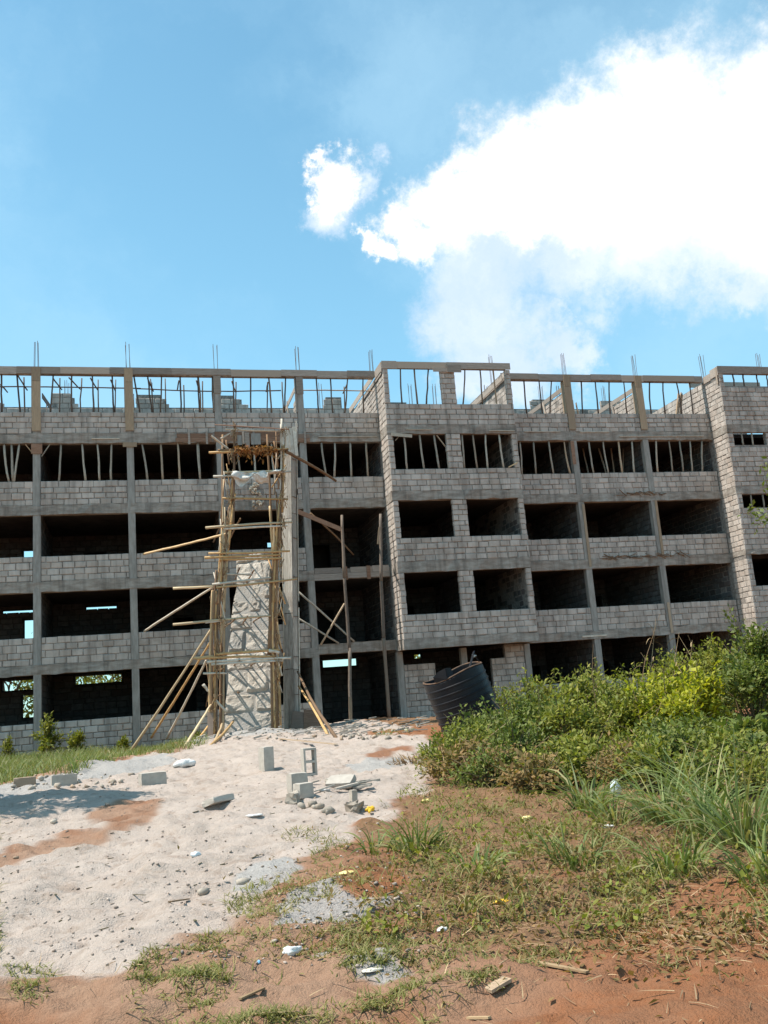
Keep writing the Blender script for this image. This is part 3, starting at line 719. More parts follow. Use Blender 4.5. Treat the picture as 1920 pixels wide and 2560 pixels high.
# short corner braces under the top lintel, mortar splashes and patch boards behind the scaffold
for c, x0, y0, x1, y1 in (('a', 165, 755, 212, 812), ('a', 325, 752, 270, 832), ('c', 610, 855, 680, 945), ('c', 310, 865, 280, 900)):
    Y = 0.08 if c == 'a' else BF + 0.1
    MB().plank(at(c, x0, y0, Y), at(c, x1, y1, Y), 0.07, 0.03, (0, 1, 0)).build('corner_brace', 'prop', BLD)
MB().plank(at('c', 250, 848, BF - .06), at('c', 415, 862, BF - .06), 0.14, 0.02, (0, 0, 1)).build('batten', 'pale_pole', BLD)
MB().plank(at('c', 1185, 1110, BF - .06), at('c', 1258, 1072, BF - .06), 0.05, 0.03, (0, 0, 1)).build('batten', 'bamboo', BLD)
for x, y in ((660, 715), (675, 790), (700, 905)):
    p = at('s', x, y, -0.03); V = [p + np.array((rng.normal(0, .13), -abs(rng.normal(0, .07)), rng.normal(0, .11))) for _ in range(14)]; mb = MB()
    for v_ in V: mb.tube([v_ + np.array((-.05, 0, -.05)), v_ + np.array((0, -.05, 0)), v_ + np.array((.05, 0, .04))], [.02, .07, .02], 6)
    tag(mb.build('mortar_splash', 'pale_pole', BLD), kind='stuff')
for x0, y0, x1, y1, m in ((470, 200, 520, 300, 'column'), (610, 180, 715, 295, 'column'), (545, 170, 600, 330, 'board')):
    a, b = at('s', x0, y0, -.1), at('s', x1, y1, -.1); MB().box(a[0], b[0], -.105, -.088, b[2], a[2]).build('patch_board', m, BLD)

# starter bars
def bars(x, y, z0, z1):
    for dx, dy in ((0, 0), (0.15, 0.01), (0.02, 0.15), (0.17, 0.16)):
        h = z1 + random.uniform(-0.06, 0.04); lx, ly = random.gauss(0, .02), random.gauss(0, .02)
        MB().tube([(x + dx, y + dy, z0), (x + dx + lx * .5, y + dy, (z0 + h) / 2), (x + dx + lx, y + dy + ly, h)], 0.011, 5).build('starter_bar', 'rebar', BLD)
for x in LCOL[1:]: bars(x + 0.05, 0.05, 16.25, 17.42)
bars(14.15, 0.06, 16.25, 17.35); bars(20.0, 0.3, 15.9, 17.3); bars(TL + 0.05, 0.06, 15.95, 17.45); bars(33.4, -1.1, 16.3, 17.1)
for x in RCOL: bars(x + 0.05, 0.05, 16.25, 17.35)
for x in (0.75, 4.6, 12.9, 17.6, 18.9, 21.8, 24.9, 25.9, 28.6): bars(x, YC + 0.08, 16.35, 17.75)

# bolt holes and the torn black polythene on the slab edges
def drips(mb, x0, x1, z, n):
    for _ in range(n):
        x = random.uniform(x0, x1); y = -0.02 - random.random() * 0.03; l = random.uniform(0.15, 0.6); a = random.gauss(0, 0.3)
        mb.plank((x - l / 2, y, z + random.gauss(0, .07) - a * l / 2), (x + l / 2, y - .01, z + random.gauss(0, .05) + a * l / 2), random.uniform(.02, .05), 0.012, (0, -1, 0.3))
mb = MB(); drips(mb, 24.6, 28.6, 7.48, 46); drips(mb, 25.6, 28.0, 10.42, 26); tag(mb.build('hanging_debris', 'dark_pole', BLD), kind='stuff')

tag(BLOCKS.build('blockwork', 'block', BLD), kind='stuff')
tag(INNER.build('inner_blockwork', 'inner_block_shaded', BLD), kind='stuff')
# the projecting bay's own blocks, one object each
protos = []
for i in range(6):
    mb = MB(); emit(mb, (0, 0, 0), np.array((1.0, 0, 0)), np.array((0, -1.0, 0)), 1.0 if False else 0.45, 0.225, 0.06)
    me = bpy.data.meshes.new('block'); me.from_pydata(mb.v, [], mb.f); me.materials.append(MATS['block']); protos.append(me)
FRONT_OBJ.sort(key=lambda q: -q[3] * q[4])
rest = MB()
for i, (c, u, n, wd, ht, dp, pan) in enumerate(FRONT_OBJ):
    if i < 300:
        o = bpy.data.objects.new('block', random.choice(protos)); COL.objects.link(o); o.parent = pan
        o.location = tuple(np.array(c)); o.scale = (wd / 0.45, 1, ht / 0.225); o.rotation_euler = (0, random.gauss(0, 0.006), 0)
    else: emit(rest, c, u, n, wd, ht, dp)
if rest.v: tag(rest.build('narrow_blockwork', 'block', BLD), kind='stuff')

# ---------------------------------------------------------------- timber props in the openings
def prop(c, xt, yt, xb, yb, Y, zt, zb, name, label, group, m, r, catg='prop'):
    a = at(c, xt, yt, Y); b = at(c, xb, yb, Y)
    zt_, zb_ = (a[2] if zt is None else zt), (b[2] if zb is None else zb)
    t = lambda z: a + (b - a) * ((a[2] - z) / max(a[2] - b[2], 1e-6))
    p1, p0 = t(zt_), t(zb_)
    p1[2], p0[2] = zt_, zb_
    tag(MB().pole(p0, p1, r * random.uniform(.9, 1.1), r * random.uniform(.75, 1.0), wob=0.016).build(name, m, smooth=True), label, catg, group)


FOURTH = {'left of the leftmost column': ('a', [(35, 815, 58), (75, 755, 85), (120, 790, 92)], 990, 0.12),
          'between the two leftmost columns': ('a', [(395, 755, 382), (532, 745, 555), (630, 745, 645), (723, 755, 720)], 990, 0.12),
          'just left of the bamboo scaffold': ('a', [(920, 755, 955), (1042, 750, 1055), (1152, 750, 1165), (1280, 760, 1297)], 982, 0.12),
          'seen through the bamboo scaffold': ('b', [(40, 760, 52), (290, 760, 320), (398, 760, 412), (515, 760, 535)], 975, 0.12),
          'between scaffold and projecting bay': ('b', [(838, 740, 868), (925, 740, 922), (1025, 740, 1032), (1128, 750, 1140)], 962, 0.12),
          'in the left window of the bay': ('c', [(350, 860, 375), (475, 855, 510), (590, 855, 632), (690, 860, 708)], 1122, BF + 0.12),
          'in the right window of the bay': ('c', [(812, 850, 832), (900, 855, 935), (1000, 850, 1018), (1108, 850, 1145)], 1115, BF + 0.12),
          'just right of the projecting bay': ('d', [(98, 715, 112), (185, 712, 200), (280, 712, 310), (378, 715, 415)], 910, 0.12),
          'in the middle opening of the right wing': ('d', [(532, 712, 562), (622, 710, 655), (718, 710, 742), (803, 705, 818), (875, 705, 895)], 905, 0.12),
          'beside the right-hand tower': ('d', [(955, 712, 965), (1035, 708, 1058), (1102, 708, 1125), (1168, 705, 1183), (1243, 705, 1246)], 896, 0.12)}
for where, (c, L, yb, Y) in FOURTH.items():
    for i, (xt, yt, xb) in enumerate(L):
        zt = SOF[3] - 0.01 if Y > 0 else 13.02
        s, a0, b0 = CROP[c]
        prop(c, xt, yt, xb, yb, Y, zt, SILL[2] + 0.004, 'timber_prop', f'{ORD[i]} pale prop from left, top window row, {where}', 'props in the top window row', 'prop', 0.042)
for i, (xt, xb) in enumerate([(490, 528), (590, 628), (670, 690), (748, 752)]):
    prop('d', xt, 740, xb, 900, 2.0, SOF[3] + 0.17, SOF[2] + 0.365, 'timber_prop', f'{ORD[i]} dim prop from left behind the front props, middle of right wing', 'inner props of the right wing', 'prop', 0.04)
for wi, (c, L, yb, zt, zb, lab) in enumerate([('d', [(1490, 655, 1503), (1555, 655, 1565)], 732, 13.05, 12.435, 'upper'), ('d', [(1550, 1045, 1560), (1625, 1045, 1635)], 1128, 10.03, 9.395, 'lower')]):
    for i, (xt, yt, xb) in enumerate(L):
        prop(c, xt, yt, xb, yb, TF + 0.1, zt, zb, 'timber_prop', f'{ORD[i]} short prop from left in the {lab} slit window of the tower', 'props in the tower windows', 'prop', 0.04)
ROOFP = {'above the leftmost opening': ('a', [(10, 300, 12), (110, 300, 130)], 535, 0.13),
         'between the two leftmost columns': ('a', [(345, 305, 328), (465, 305, 467), (598, 308, 607), (727, 310, 740)], 535, 0.13),
         'between the second and third columns': ('a', [(868, 315, 905), (957, 315, 985), (1047, 315, 1040), (1167, 318, 1172), (1285, 320, 1298), (1376, 320, 1385)], 540, 0.13),
         'above the bamboo scaffold': ('b', [(38, 320, 48), (265, 325, 272), (380, 325, 382), (497, 325, 515), (606, 328, 600)], 540, 0.13),
         'between scaffold and projecting bay': ('b', [(805, 330, 820), (897, 330, 912), (1008, 330, 990), (1108, 330, 1112)], 540, 0.13),
         'at the head of the projecting bay': ('c', [(322, 335, 335), (432, 330, 458), (545, 328, 530), (836, 335, 822), (958, 340, 978)], 602, BF + 0.12),
         'just right of the projecting bay': ('d', [(125, 335, 142), (220, 335, 240), (298, 335, 290)], 525, 0.13),
         'in the middle of the right wing': ('d', [(485, 335, 494), (573, 335, 592), (660, 335, 667), (752, 335, 772)], 525, 0.13),
         'beside the right-hand tower': ('d', [(914, 335, 925), (998, 335, 1012), (1083, 335, 1115), (1165, 335, 1187)], 525, 0.13),
         'at the head of the right tower': ('d', [(1435, 280, 1446), (1500, 280, 1510), (1585, 280, 1596), (1648, 280, 1660)], 362, TF + 0.1)}
for where, (c, L, yb, Y) in ROOFP.items():
    for i, (xt, yt, xb) in enumerate(L):
        if 'tower' in where and 'head' in where: zt, zb = 15.98, 15.375
        else: zt, zb = (16.0 if Y < 0 else 15.98), (SB[3] + 0.004 if Y < 0 else SILL[3] + 0.004)
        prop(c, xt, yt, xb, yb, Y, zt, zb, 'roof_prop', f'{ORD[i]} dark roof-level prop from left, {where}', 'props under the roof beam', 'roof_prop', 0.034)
ZF = SOF[3] + 0.365
SHORT = [('a', 155, 320, 160), ('a', 388, 325, 382), ('a', 530, 325, 530), ('a', 636, 335, 632), ('a', 750, 335, 748), ('a', 975, 330, 990), ('a', 1070, 328, 1075), ('a', 1190, 370, 1190), ('a', 1312, 345, 1312),
         ('b', 285, 350, 285), ('b', 490, 350, 488), ('b', 583, 350, 600), ('b', 985, 380, 990)]
for i, (c, xt, yt, xb) in enumerate(SHORT):
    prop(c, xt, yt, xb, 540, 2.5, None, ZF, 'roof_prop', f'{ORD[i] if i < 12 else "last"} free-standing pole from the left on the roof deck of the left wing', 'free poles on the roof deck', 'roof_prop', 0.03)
BRC = [('a', 0, 365, 50, 418), ('a', 112, 300, 178, 405), ('a', 343, 325, 402, 402), ('a', 445, 320, 522, 398), ('a', 585, 322, 636, 405), ('a', 716, 335, 748, 410), ('a', 955, 325, 995, 412), ('a', 1160, 340, 1148, 405), ('a', 1272, 340, 1292, 405), ('b', 30, 345, 48, 420), ('b', 258, 345, 285, 420), ('b', 492, 350, 480, 415), ('b', 1005, 365, 978, 425)]
for i, (c, x0, y0, x1, y1) in enumerate(BRC):
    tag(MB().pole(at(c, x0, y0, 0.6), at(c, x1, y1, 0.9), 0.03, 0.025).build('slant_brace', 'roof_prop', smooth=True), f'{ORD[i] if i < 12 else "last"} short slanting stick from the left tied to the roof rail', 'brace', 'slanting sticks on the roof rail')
tag(MB().pole((-2.5, 0.75, 15.68), (4.2, 0.75, 15.66), 0.026).build('tie_rail', 'roof_prop', smooth=True), 'long thin rail lashed across roof props, far left', 'rail', 'roof rails')
tag(MB().pole((4.0, 0.78, 15.66), (10.2, 0.78, 15.63), 0.026).build('tie_rail', 'roof_prop', smooth=True), 'long thin rail lashed across roof props, above scaffold', 'rail', 'roof rails')
tag(MB().pole((11.2, 0.72, 15.63), (15.1, 0.72, 15.62), 0.024).build('tie_rail', 'prop', smooth=True), 'thin rail across roof props, poking past the bay wall', 'rail', 'roof rails')
for i, (x0, y0, x1, y1) in enumerate([(1112, 405, 1060, 528), (1118, 412, 1072, 528), (1095, 410, 1066, 520), (1120, 420, 1090, 528), (1262, 485, 1232, 530), (430, 455, 442, 530), (452, 470, 470, 530)]):
    a, b = at('d', x0, y0, 0.9), at('d', x1, y1, 0.7); b[2] -= 0.6
    where = ('in the bundle leaning on the tower cross wall' if i < 4 else 'against the tower corner' if i == 4 else 'behind the nearer boxed column')
    tag(MB().plank(a, b, 0.09, 0.03, (0, 1, 0)).build('loose_batten', 'board_upright'), f'{ORD[i if i < 4 else 0 if i == 4 else i - 5]} light batten on the roof deck {where}', 'batten', 'loose battens on the roof deck')
# ---------------------------------------------------------------- scaffold, leaning stone pier, boxed column
SY = -5.2            # front face of the scaffold
SCAF = empty('bamboo_scaffold', (7.6, SY + 0.8, 1.2)); tag(SCAF, 'tall rickety bamboo scaffold lashed around the leaning stone pier', 'scaffold')


def spole(p0, p1, r=0.045, m='bamboo', r1=None, wob=0.010):
    return MB().pole(p0, p1, r, r1 or r * 0.8, wob=wob).build('pole', m, SCAF, smooth=True)


def sp(c, x0, y0, x1, y1, Ya, Yb=None, **k): return spole(at(c, x0, y0, Ya), at(c, x1, y1, Ya if Yb is None else Yb), **k)


gz = lambda x, y: float(height(x, y))
# legs: (crop points from the ground upwards, depth)
def leg(p0, p1, **k):
    p0 = np.array(p0); p1 = np.array(p1); g = gz(p0[0], p0[1]) - 0.08
    if p0[2] < g + 1.2: p0 = p1 + (p0 - p1) * ((p1[2] - g) / (p1[2] - p0[2]))
    spole(p0, p1, **k)


for dx, m, r in ((0, 'dark_pole', .05), (16, 'bamboo', .045), (30, 'dark_pole', .045), (-14, 'bamboo', .04)):
    leg(at('f', 232 + dx, 1420, SY), at('f', 246 + dx * .8, 560, SY), r=r, m=m)
for x0, y0, x1, y1, m in ((250, 780, 300, 150, 'bamboo'), (268, 760, 345, 20, 'dark_pole'), (290, 900, 355, 0, 'bamboo'), (262, 650, 318, 330, 'dark_pole'), (240, 820, 262, 430, 'dark_pole')):
    sp('f', x0, y0, x1, y1, SY, m=m)
sp('s', 390, 1150, 430, 560, SY, m='bamboo'); sp('s', 425, 1180, 445, 80, SY, m='dark_pole'); sp('s', 372, 1400, 445, 800, SY, m='bamboo'); sp('s', 300, 1720, 320, 1150, SY, m='bamboo')
for dx, m in ((0, 'dark_pole'), (18, 'bamboo'), (32, 'dark_pole')):
    leg(at('f', 622 + dx, 1380, SY), at('f', 606 + dx, 640, SY), m=m)
for x0, y0, x1, y1, m in ((612, 820, 640, 200, 'dark_pole'), (628, 700, 668, 0, 'bamboo'), (650, 760, 682, 10, 'dark_pole'), (600, 980, 612, 420, 'dark_pole')):
    sp('f', x0, y0, x1, y1, SY, m=m)
for x0, y0, x1, y1, m in ((925, 900, 930, 30, 'pale_pole'), (905, 1150, 935, 340, 'dark_pole'), (935, 1000, 950, 300, 'bamboo'), (870, 1250, 920, 810, 'bamboo'), (845, 1400, 850, 1150, 'bamboo'), (905, 1350, 915, 900, 'dark_pole')):
    sp('s', x0, y0, x1, y1, SY, m=m)
# rear legs near the wall
for (x0, x1, Y) in ((6.75, 7.35, -1.6), (8.95, 9.15, -1.6)):
    leg((x0, Y, 1.0), (x1, Y, 12.9), r=.05, m='dark_pole'); leg((x0 + .12, Y, 1.0), (x1 - .05, Y, 9.9), r=.045, m='bamboo')
# ledgers
LEDG = [('s', 345, 135, 915, 155, 'pale_pole', .04), ('s', 175, 380, 1000, 340, 'bamboo', .045), ('s', 270, 355, 1000, 345, 'dark_pole', .045), ('s', 220, 628, 1030, 575, 'pale_pole', .045), ('s', 340, 585, 960, 560, 'bamboo', .04),
        ('s', 315, 853, 995, 862, 'bamboo', .04), ('s', 140, 1160, 1040, 1100, 'bamboo', .045), ('s', 330, 1172, 990, 1138, 'pale_pole', .04), ('s', 170, 1425, 1015, 1400, 'bamboo', .04), ('s', 130, 1470, 920, 1440, 'bamboo', .045),
        ('s', 290, 1485, 935, 1475, 'bamboo', .045), ('s', 360, 1640, 620, 1645, 'pale_pole', .035), ('f', -20, 547, 240, 535, 'bamboo', .045), ('f', 235, 522, 615, 478, 'pale_pole', .045), ('f', 260, 540, 785, 485, 'bamboo', .04),
        ('f', -20, 782, 615, 725, 'bamboo', .045), ('f', 190, 770, 300, 760, 'pale_pole', .03), ('f', 110, 1000, 240, 985, 'bamboo', .04), ('f', 260, 975, 670, 945, 'bamboo', .05), ('f', 130, 1003, 640, 990, 'bamboo', .045),
        ('f', 200, 1025, 745, 998, 'pale_pole', .045), ('f', 228, 1040, 690, 1015, 'pale_pole', .045), ('f', 175, 1098, 330, 1098, 'pale_pole', .035), ('f', 600, 950, 670, 962, 'pale_pole', .06)]
for c, x0, y0, x1, y1, m, r in LEDG: sp(c, x0, y0, x1, y1, SY - 0.08, m=m, r=r)
MB().plank(at('s', 240, 90, SY), at('s', 1000, 138, SY), 0.34, 0.03, (0, 1, 0.35)).build('plank', 'board_red', SCAF)
MB().plank(at('s', 200, 205, SY - .05), at('s', 375, 342, SY - .05), 0.13, 0.03, (0, -1, .2)).build('plank', 'pale_pole', SCAF)
sp('s', 300, 235, 405, 175, SY, m='pale_pole', r=.035); sp('s', 405, 210, 420, 140, SY, m='pale_pole', r=.04); sp('s', 355, 250, 385, 500, SY + .6, m='dark_pole', r=.035); sp('s', 850, 260, 895, 530, SY + .6, m='dark_pole', r=.035)
sp('s', 890, 445, 940, 380, SY, m='pale_pole', r=.03); sp('s', 940, 165, 965, 90, SY, m='pale_pole', r=.035)
# putlogs running back to the wall; their shadows rake across the stones
for z, xs in ((3.45, (6.7, 7.25, 7.8)), (5.1, (6.7, 7.15, 7.6, 8.05)), (6.75, (6.9, 7.4, 7.9)), (8.6, (6.9, 7.5)), (2.5, (6.6, 7.2))):
    for x in xs: spole((x, SY - random.uniform(0.1, 0.2), z + random.gauss(0, .06)), (x + random.gauss(0, .08), -1.4, z + random.gauss(0, .05)), r=.028, m='dark_pole')
# raking braces
def rake(c, x0, y0, x1, y1, Y1, m, r=.045):
    s, a, b = CROP[c]; g = ground(x0 * s + a, y0 * s + b); g[2] -= 0.05; spole(g, at(c, x1, y1, Y1), m=m, r=r)
for x0, y0, x1, y1, m in ((835, 1610, 1380, 790, 'bamboo'), (960, 1572, 1372, 880, 'bamboo'), (1070, 1566, 1335, 1015, 'pale_pole'), (1195, 1565, 1368, 1300, 'bamboo'), (1285, 1520, 1348, 1440, 'bamboo')):
    rake('e', x0, y0, x1, y1, SY, m)
rake('f', 215, 1560, 372, 1408, SY, 'bamboo'); rake('f', 240, 1550, 300, 1420, SY, 'bamboo')
rake('f', 1045, 1512, 788, 1085, -3.0, 'dark_pole', .05); rake('f', 985, 1490, 795, 1180, -3.0, 'bamboo', .045)
sp('e', 930, 325, 1480, 190, -0.15, SY, m='bamboo'); sp('e', 935, 825, 1372, 545, -0.15, SY, m='pale_pole'); sp('s', 975, 370, 1490, 672, SY, -0.4, m='dark_pole', r=.06)
sp('f', 175, 1168, 215, 1215, SY, m='pale_pole', r=.05); sp('f', 255, 1270, 330, 1350, SY, m='pale_pole', r=.05); sp('f', 620, 740, 690, 960, SY, -3.2, m='dark_pole')
for i in range(48):      # odd sticks, offcuts and split canes tied along the legs
    side = i % 2; z = random.uniform(1.6, 10.8); t = (z - 1.8) / 10.8; x = (6.25 + 1.2 * t) if side == 0 else (8.5 + .85 * t); l = random.uniform(.8, 2.4); lean = random.gauss(0, .14)
    spole((x + random.gauss(0, .13) - lean * l / 2, SY + random.uniform(-.1, .5), z), (x + random.gauss(0, .13) + lean * l / 2, SY + random.uniform(-.1, .5), min(z + l, 12.9)), r=random.uniform(.014, .03), m=random.choice(('dark_pole', 'dark_pole', 'bamboo', 'pale_pole')))
mb = MB()      # lashings
for z in np.arange(1.8, 12.6, 0.85):
    t = (z - 1.8) / 10.8
    for x in (6.3 + 1.2 * t, 8.45 + .85 * t):
        for _ in range(8):
            a = np.array((x + random.gauss(0, .05), SY - 0.12, z + random.gauss(0, .12)))
            mb.tube([a, a + np.array((random.gauss(0, .08), -.03, random.gauss(0, .1))), a + np.array((random.gauss(0, .06), .02, -random.uniform(.1, .4)))], 0.012, 4)
tag(mb.build('lashing', 'straw', SCAF), kind='stuff')

# leaning pier of rough stones
PIER = empty('stone_pier', (7.6, -4.6, 1.2)); tag(PIER, 'sunlit leaning pier of rough pale stones inside the bamboo scaffold', 'pier')
pb_l, pb_r = at('f', 305, 1412, -4.45), at('f', 638, 1390, -5.1); pt_l, pt_r = at('f', 395, 338, -1.75), at('f', 602, 338, -2.3)
pb_l[2] = pb_r[2] = 1.15; pt_l[2] = pt_r[2] = 7.75
nrm = np.cross(pb_r - pb_l, pt_l - pb_l); nrm /= np.linalg.norm(nrm)
if nrm[1] > 0: nrm = -nrm


def pierpt(u, v, d=0.0):
    a = pb_l + (pt_l - pb_l) * v; b = pb_r + (pt_r - pb_r) * v; w_ = 0.05 * math.sin(9 * v) + 0.03 * math.sin(23 * v + 1)
    return a + (b - a) * u + (b - a) / np.linalg.norm(b - a) * w_ + nrm * d


mb = MB(); vs = []; NV = 16
for i in range(NV + 1):
    v = i / NV; vs += [pierpt(0.03, v, 0), pierpt(0.97, v, 0), pierpt(0.95, v, -0.75), pierpt(0.05, v, -0.75)]
fs = [(3, 2, 1, 0), tuple(4 * NV + k for k in range(4))]
for i in range(NV):
    for k in range(4): a, b = 4 * i + k, 4 * i + (k + 1) % 4; fs.append((a, b, b + 4, a + 4))
mb.add(vs, fs); mb.build('core', 'stone_core', PIER)


def rough_stone(u0, u1, v0, v1, proud):
    """a broken-faced stone: a grid patch pushed out of the pier face, with sides"""
    N = 9; mb = MB(); top = []; k0 = random.uniform(0, 99)
    tl, tr, bl_, br_ = (random.gauss(0, .05) for _ in range(4))
    for j in range(N + 1):
        for i in range(N + 1):
            s, t = i / N, j / N; e = min(s, 1 - s, t, 1 - t) * 2
            d = proud * min(1, e * 6) + 0.09 * float(fbm(s * 4 + k0, t * 4 + k0, 1.0, 3, 5)) + (tl * (1 - s) + tr * s) * .5 + (bl_ * (1 - t) + br_ * t) * .5
            ju = 0.012 * float(vnoise(np.array(s * 4 + k0), np.array(t * 4.0), 3)); jv = 0.006 * float(vnoise(np.array(s * 4 + k0), np.array(t * 4.0 + 7), 4))
            top.append(pierpt(u0 + (u1 - u0) * s + ju, v0 + (v1 - v0) * t + jv, d if 0 < i < N and 0 < j < N else -0.012))
    mb.add(top, [(j * (N + 1) + i, j * (N + 1) + i + 1, (j + 1) * (N + 1) + i + 1, (j + 1) * (N + 1) + i) for j in range(N) for i in range(N)])
    mb.build('stone', 'stone' if random.random() < .86 else 'stone_core', PIER)


v = 0.0
while v < 0.995:
    dv = random.uniform(0.075, 0.15); v1 = min(1.0, v + dv)
    cut = [0.0]
    while cut[-1] < 0.97: cut.append(min(1.0, cut[-1] + random.uniform(0.3, 0.62)))
    if cut[-1] - cut[-2] < 0.12: cut.pop(-2)
    cut[-1] = 1.0
    for a, b in zip(cut[:-1], cut[1:]): rough_stone(a + .006 - (0.04 * random.random() if a == 0 else 0), b - .006 + (0.04 * random.random() if b == 1 else 0), v + .004, v1 - .004, random.choice((.02, .03, .05, .08)))
    v = v1
# heap of wet mortar left on top
mb = MB()
for i in range(5):
    c = pierpt(0.25 + 0.13 * i, 1.0, -0.3) + np.array((0, 0, 0.1)); rr = random.uniform(.16, .28); pts = []
    mb.tube([c + np.array((0, 0, -.15)), c + np.array((.02, 0, .02)), c + np.array((0, .02, .1 + .12 * math.sin(math.pi * (i + .5) / 5)))], [rr * 1.2, rr, rr * .35], 8)
mb.build('mortar_heap', 'stone_core', PIER, smooth=True)

# boxed-up column beside it
BOXC = empty('boxed_column', (9.6, -2.6, 1.2)); tag(BOXC, 'tall column boxed in weathered grey boards, right of the stone pier', 'formwork')
b0 = (at('f', 712, 1440, -2.6) + at('f', 790, 1440, -2.6)) / 2; t0 = (at('s', 985, 170, -2.6) + at('s', 1030, 170, -2.6)) / 2; b0[2] = 0.95
ang = math.radians(52); e1 = np.array((math.cos(ang), math.sin(ang), 0)); e2 = np.array((-math.sin(ang), math.cos(ang), 0))
axis = (t0 - b0); HB = 0.195
for sgn, (ea, eb) in ((-1, (e1, e2)), (1, (e1, e2)), (-1, (e2, e1)), (1, (e2, e1))):
    z = 0.0; first = True
    while z < 1.0:
        z1 = min(1.0, z + random.uniform(0.16, 0.34))
        if 1 - z1 < 0.05: z1 = 1.0
        for half in (-1, 1):
            off = ea * sgn * (HB + random.uniform(0, .012)) + eb * half * HB * 0.5
            p0 = b0 + axis * (z + 0.001) + off; p1 = b0 + axis * (z1 - 0.001) + off + ea * random.gauss(0, .008)
            d = (p1 - p0) / np.linalg.norm(p1 - p0); s_ = np.cross(d, ea); 
            MB().obox((p0 + p1) / 2, d, ea, s_, np.linalg.norm(p1 - p0) / 2, 0.012, HB * 0.5 - .004).build('board', 'board_weathered', BOXC)
        z = z1
for zz in (0.12, 0.24, 0.37, 0.5, 0.63, 0.77, 0.9):      # yokes
    c = b0 + axis * zz
    MB().tube([c + (e1 * sx + e2 * sy) * (HB + .045) for sx, sy in ((-1, -1), (1, -1), (1, 1), (-1, 1), (-1, -1))], 0.014, 5).build('yoke', 'rebar', BOXC)
for (dx, y0, y1) in ((-1, .0, .5), (-1, .48, 1.03), (1, 0, .42), (1, .4, .8), (1.1, .78, 1.04)):
    o_ = (e2 if dx < 0 else -e2) * (HB + .05) + (-e1 if dx < 0 else e1) * (HB - .03)
    MB().plank(b0 + axis * y0 + o_, b0 + axis * y1 + o_, 0.09, 0.035, (0, 1, 0)).build('upright', 'pale_pole', BOXC)
for i in range(4):      # raw boards standing proud at the top
    x = -0.25 + 0.15 * i
    MB().plank(t0 + np.array((x, -.32, -.95 - .2 * random.random())), t0 + np.array((x - .05, -.30, .05 + .1 * random.random())), 0.13, 0.025, (1, 0, 0)).build('board', 'pale_pole', BOXC)

# rag and dry leaves hung on the scaffold
def drape(name, c, xa, ya, xb, yb, drop, m, label, cat):
    A = at(c, xa, ya, SY - .15); B = at(c, xb, yb, SY - .15); nx, nz = 36, 12; V = []
    for j in range(nz + 1):
        for i in range(nx + 1):
            s, t = i / nx, j / nz; prof = (0.45 + 0.55 * abs(math.sin(2.1 * math.pi * s + .35)) if s < .70 else 0.25) * (1 + .25 * float(fbm(s * 9, 0.3, 1.0, 3, 8)))
            p = A + (B - A) * s; sag = 0.05 * math.sin(math.pi * s)
            V.append(p + np.array((0.04 * math.sin(9 * t + 6 * s), -0.07 * math.sin(14 * s + 3 * t) - 0.10 * math.sin(math.pi * t) - .03 * math.sin(31 * s), -sag - drop * t * prof + .02 * math.sin(22 * s + 7 * t) + .05 * (t < .2) * float(vnoise(np.array(s * 14), np.array(2.0), 9)))) + np.array((.06, .16, .07)) * float(fbm(s * 7 + 3, t * 4, 1.0, 3, 77)))
    V = np.array(V); Vb = V + np.array((0, .012, 0)); n = len(V); Fq = []
    for j in range(nz):
        for i in range(nx): a = j * (nx + 1) + i; Fq += [(a, a + 1, a + nx + 2, a + nx + 1), (a + n, a + n + nx + 1, a + n + nx + 2, a + n + 1)]
    return tag(fast_mesh(name, np.concatenate([V, Vb]), Fq, m, smooth=True), label, cat)


drape('cloth_rag', 's', 415, 575, 925, 555, 0.48, 'white_cloth', 'dirty white cloth draped over a scaffold ledger near the top', 'cloth')


def leaf_cloud(P, size, normal_bias=(0, 0, 0.6), ratio=0.45, fold=0.25, droop=0.3, dirs=None):
    """leaves at the points P: a folded kite each (two triangles)"""
    n = len(P); P = np.asarray(P, float)
    d = rng.normal(0, 1, (n, 3)) if dirs is None else np.asarray(dirs) + rng.normal(0, .45, (n, 3))
    d[:, 2] -= droop; d /= np.linalg.norm(d, axis=1, keepdims=True)
    up = rng.normal(0, 0.6, (n, 3)) + np.array(normal_bias); s = np.cross(d, up); s /= np.maximum(np.linalg.norm(s, axis=1, keepdims=True), 1e-6)
    u = np.cross(s, d); L = size * rng.uniform(0.6, 1.25, (n, 1)); Wd = L * ratio * rng.uniform(.8, 1.2, (n, 1))
    V = np.stack([P, P + d * L * .45 + s * Wd * .5 + u * L * fold * .3, P + d * L, P + d * L * .45 - s * Wd * .5 + u * L * fold * .3], 1).reshape(-1, 3)
    k = np.arange(n)[:, None] * 4
    Fq = np.concatenate([k + [0, 1, 2], k + [0, 2, 3]], 1).reshape(-1, 3)
    return V, Fq


A, B = at('s', 440, 335, SY - .12), at('s', 870, 340, SY - .12); n = 420
P = A + (B - A) * rng.random((n, 1)) + np.stack([rng.normal(0, .03, n), rng.normal(0, .08, n), -np.abs(rng.normal(0, .16, n)) + .10], 1)
V, Fq = leaf_cloud(P, 0.19, droop=1.2, ratio=.3); tag(fast_mesh('dry_frond_bundle', V, Fq, 'dry_leaf'), 'rust-brown dry palm leaves tied along an upper scaffold ledger', 'dry leaves')

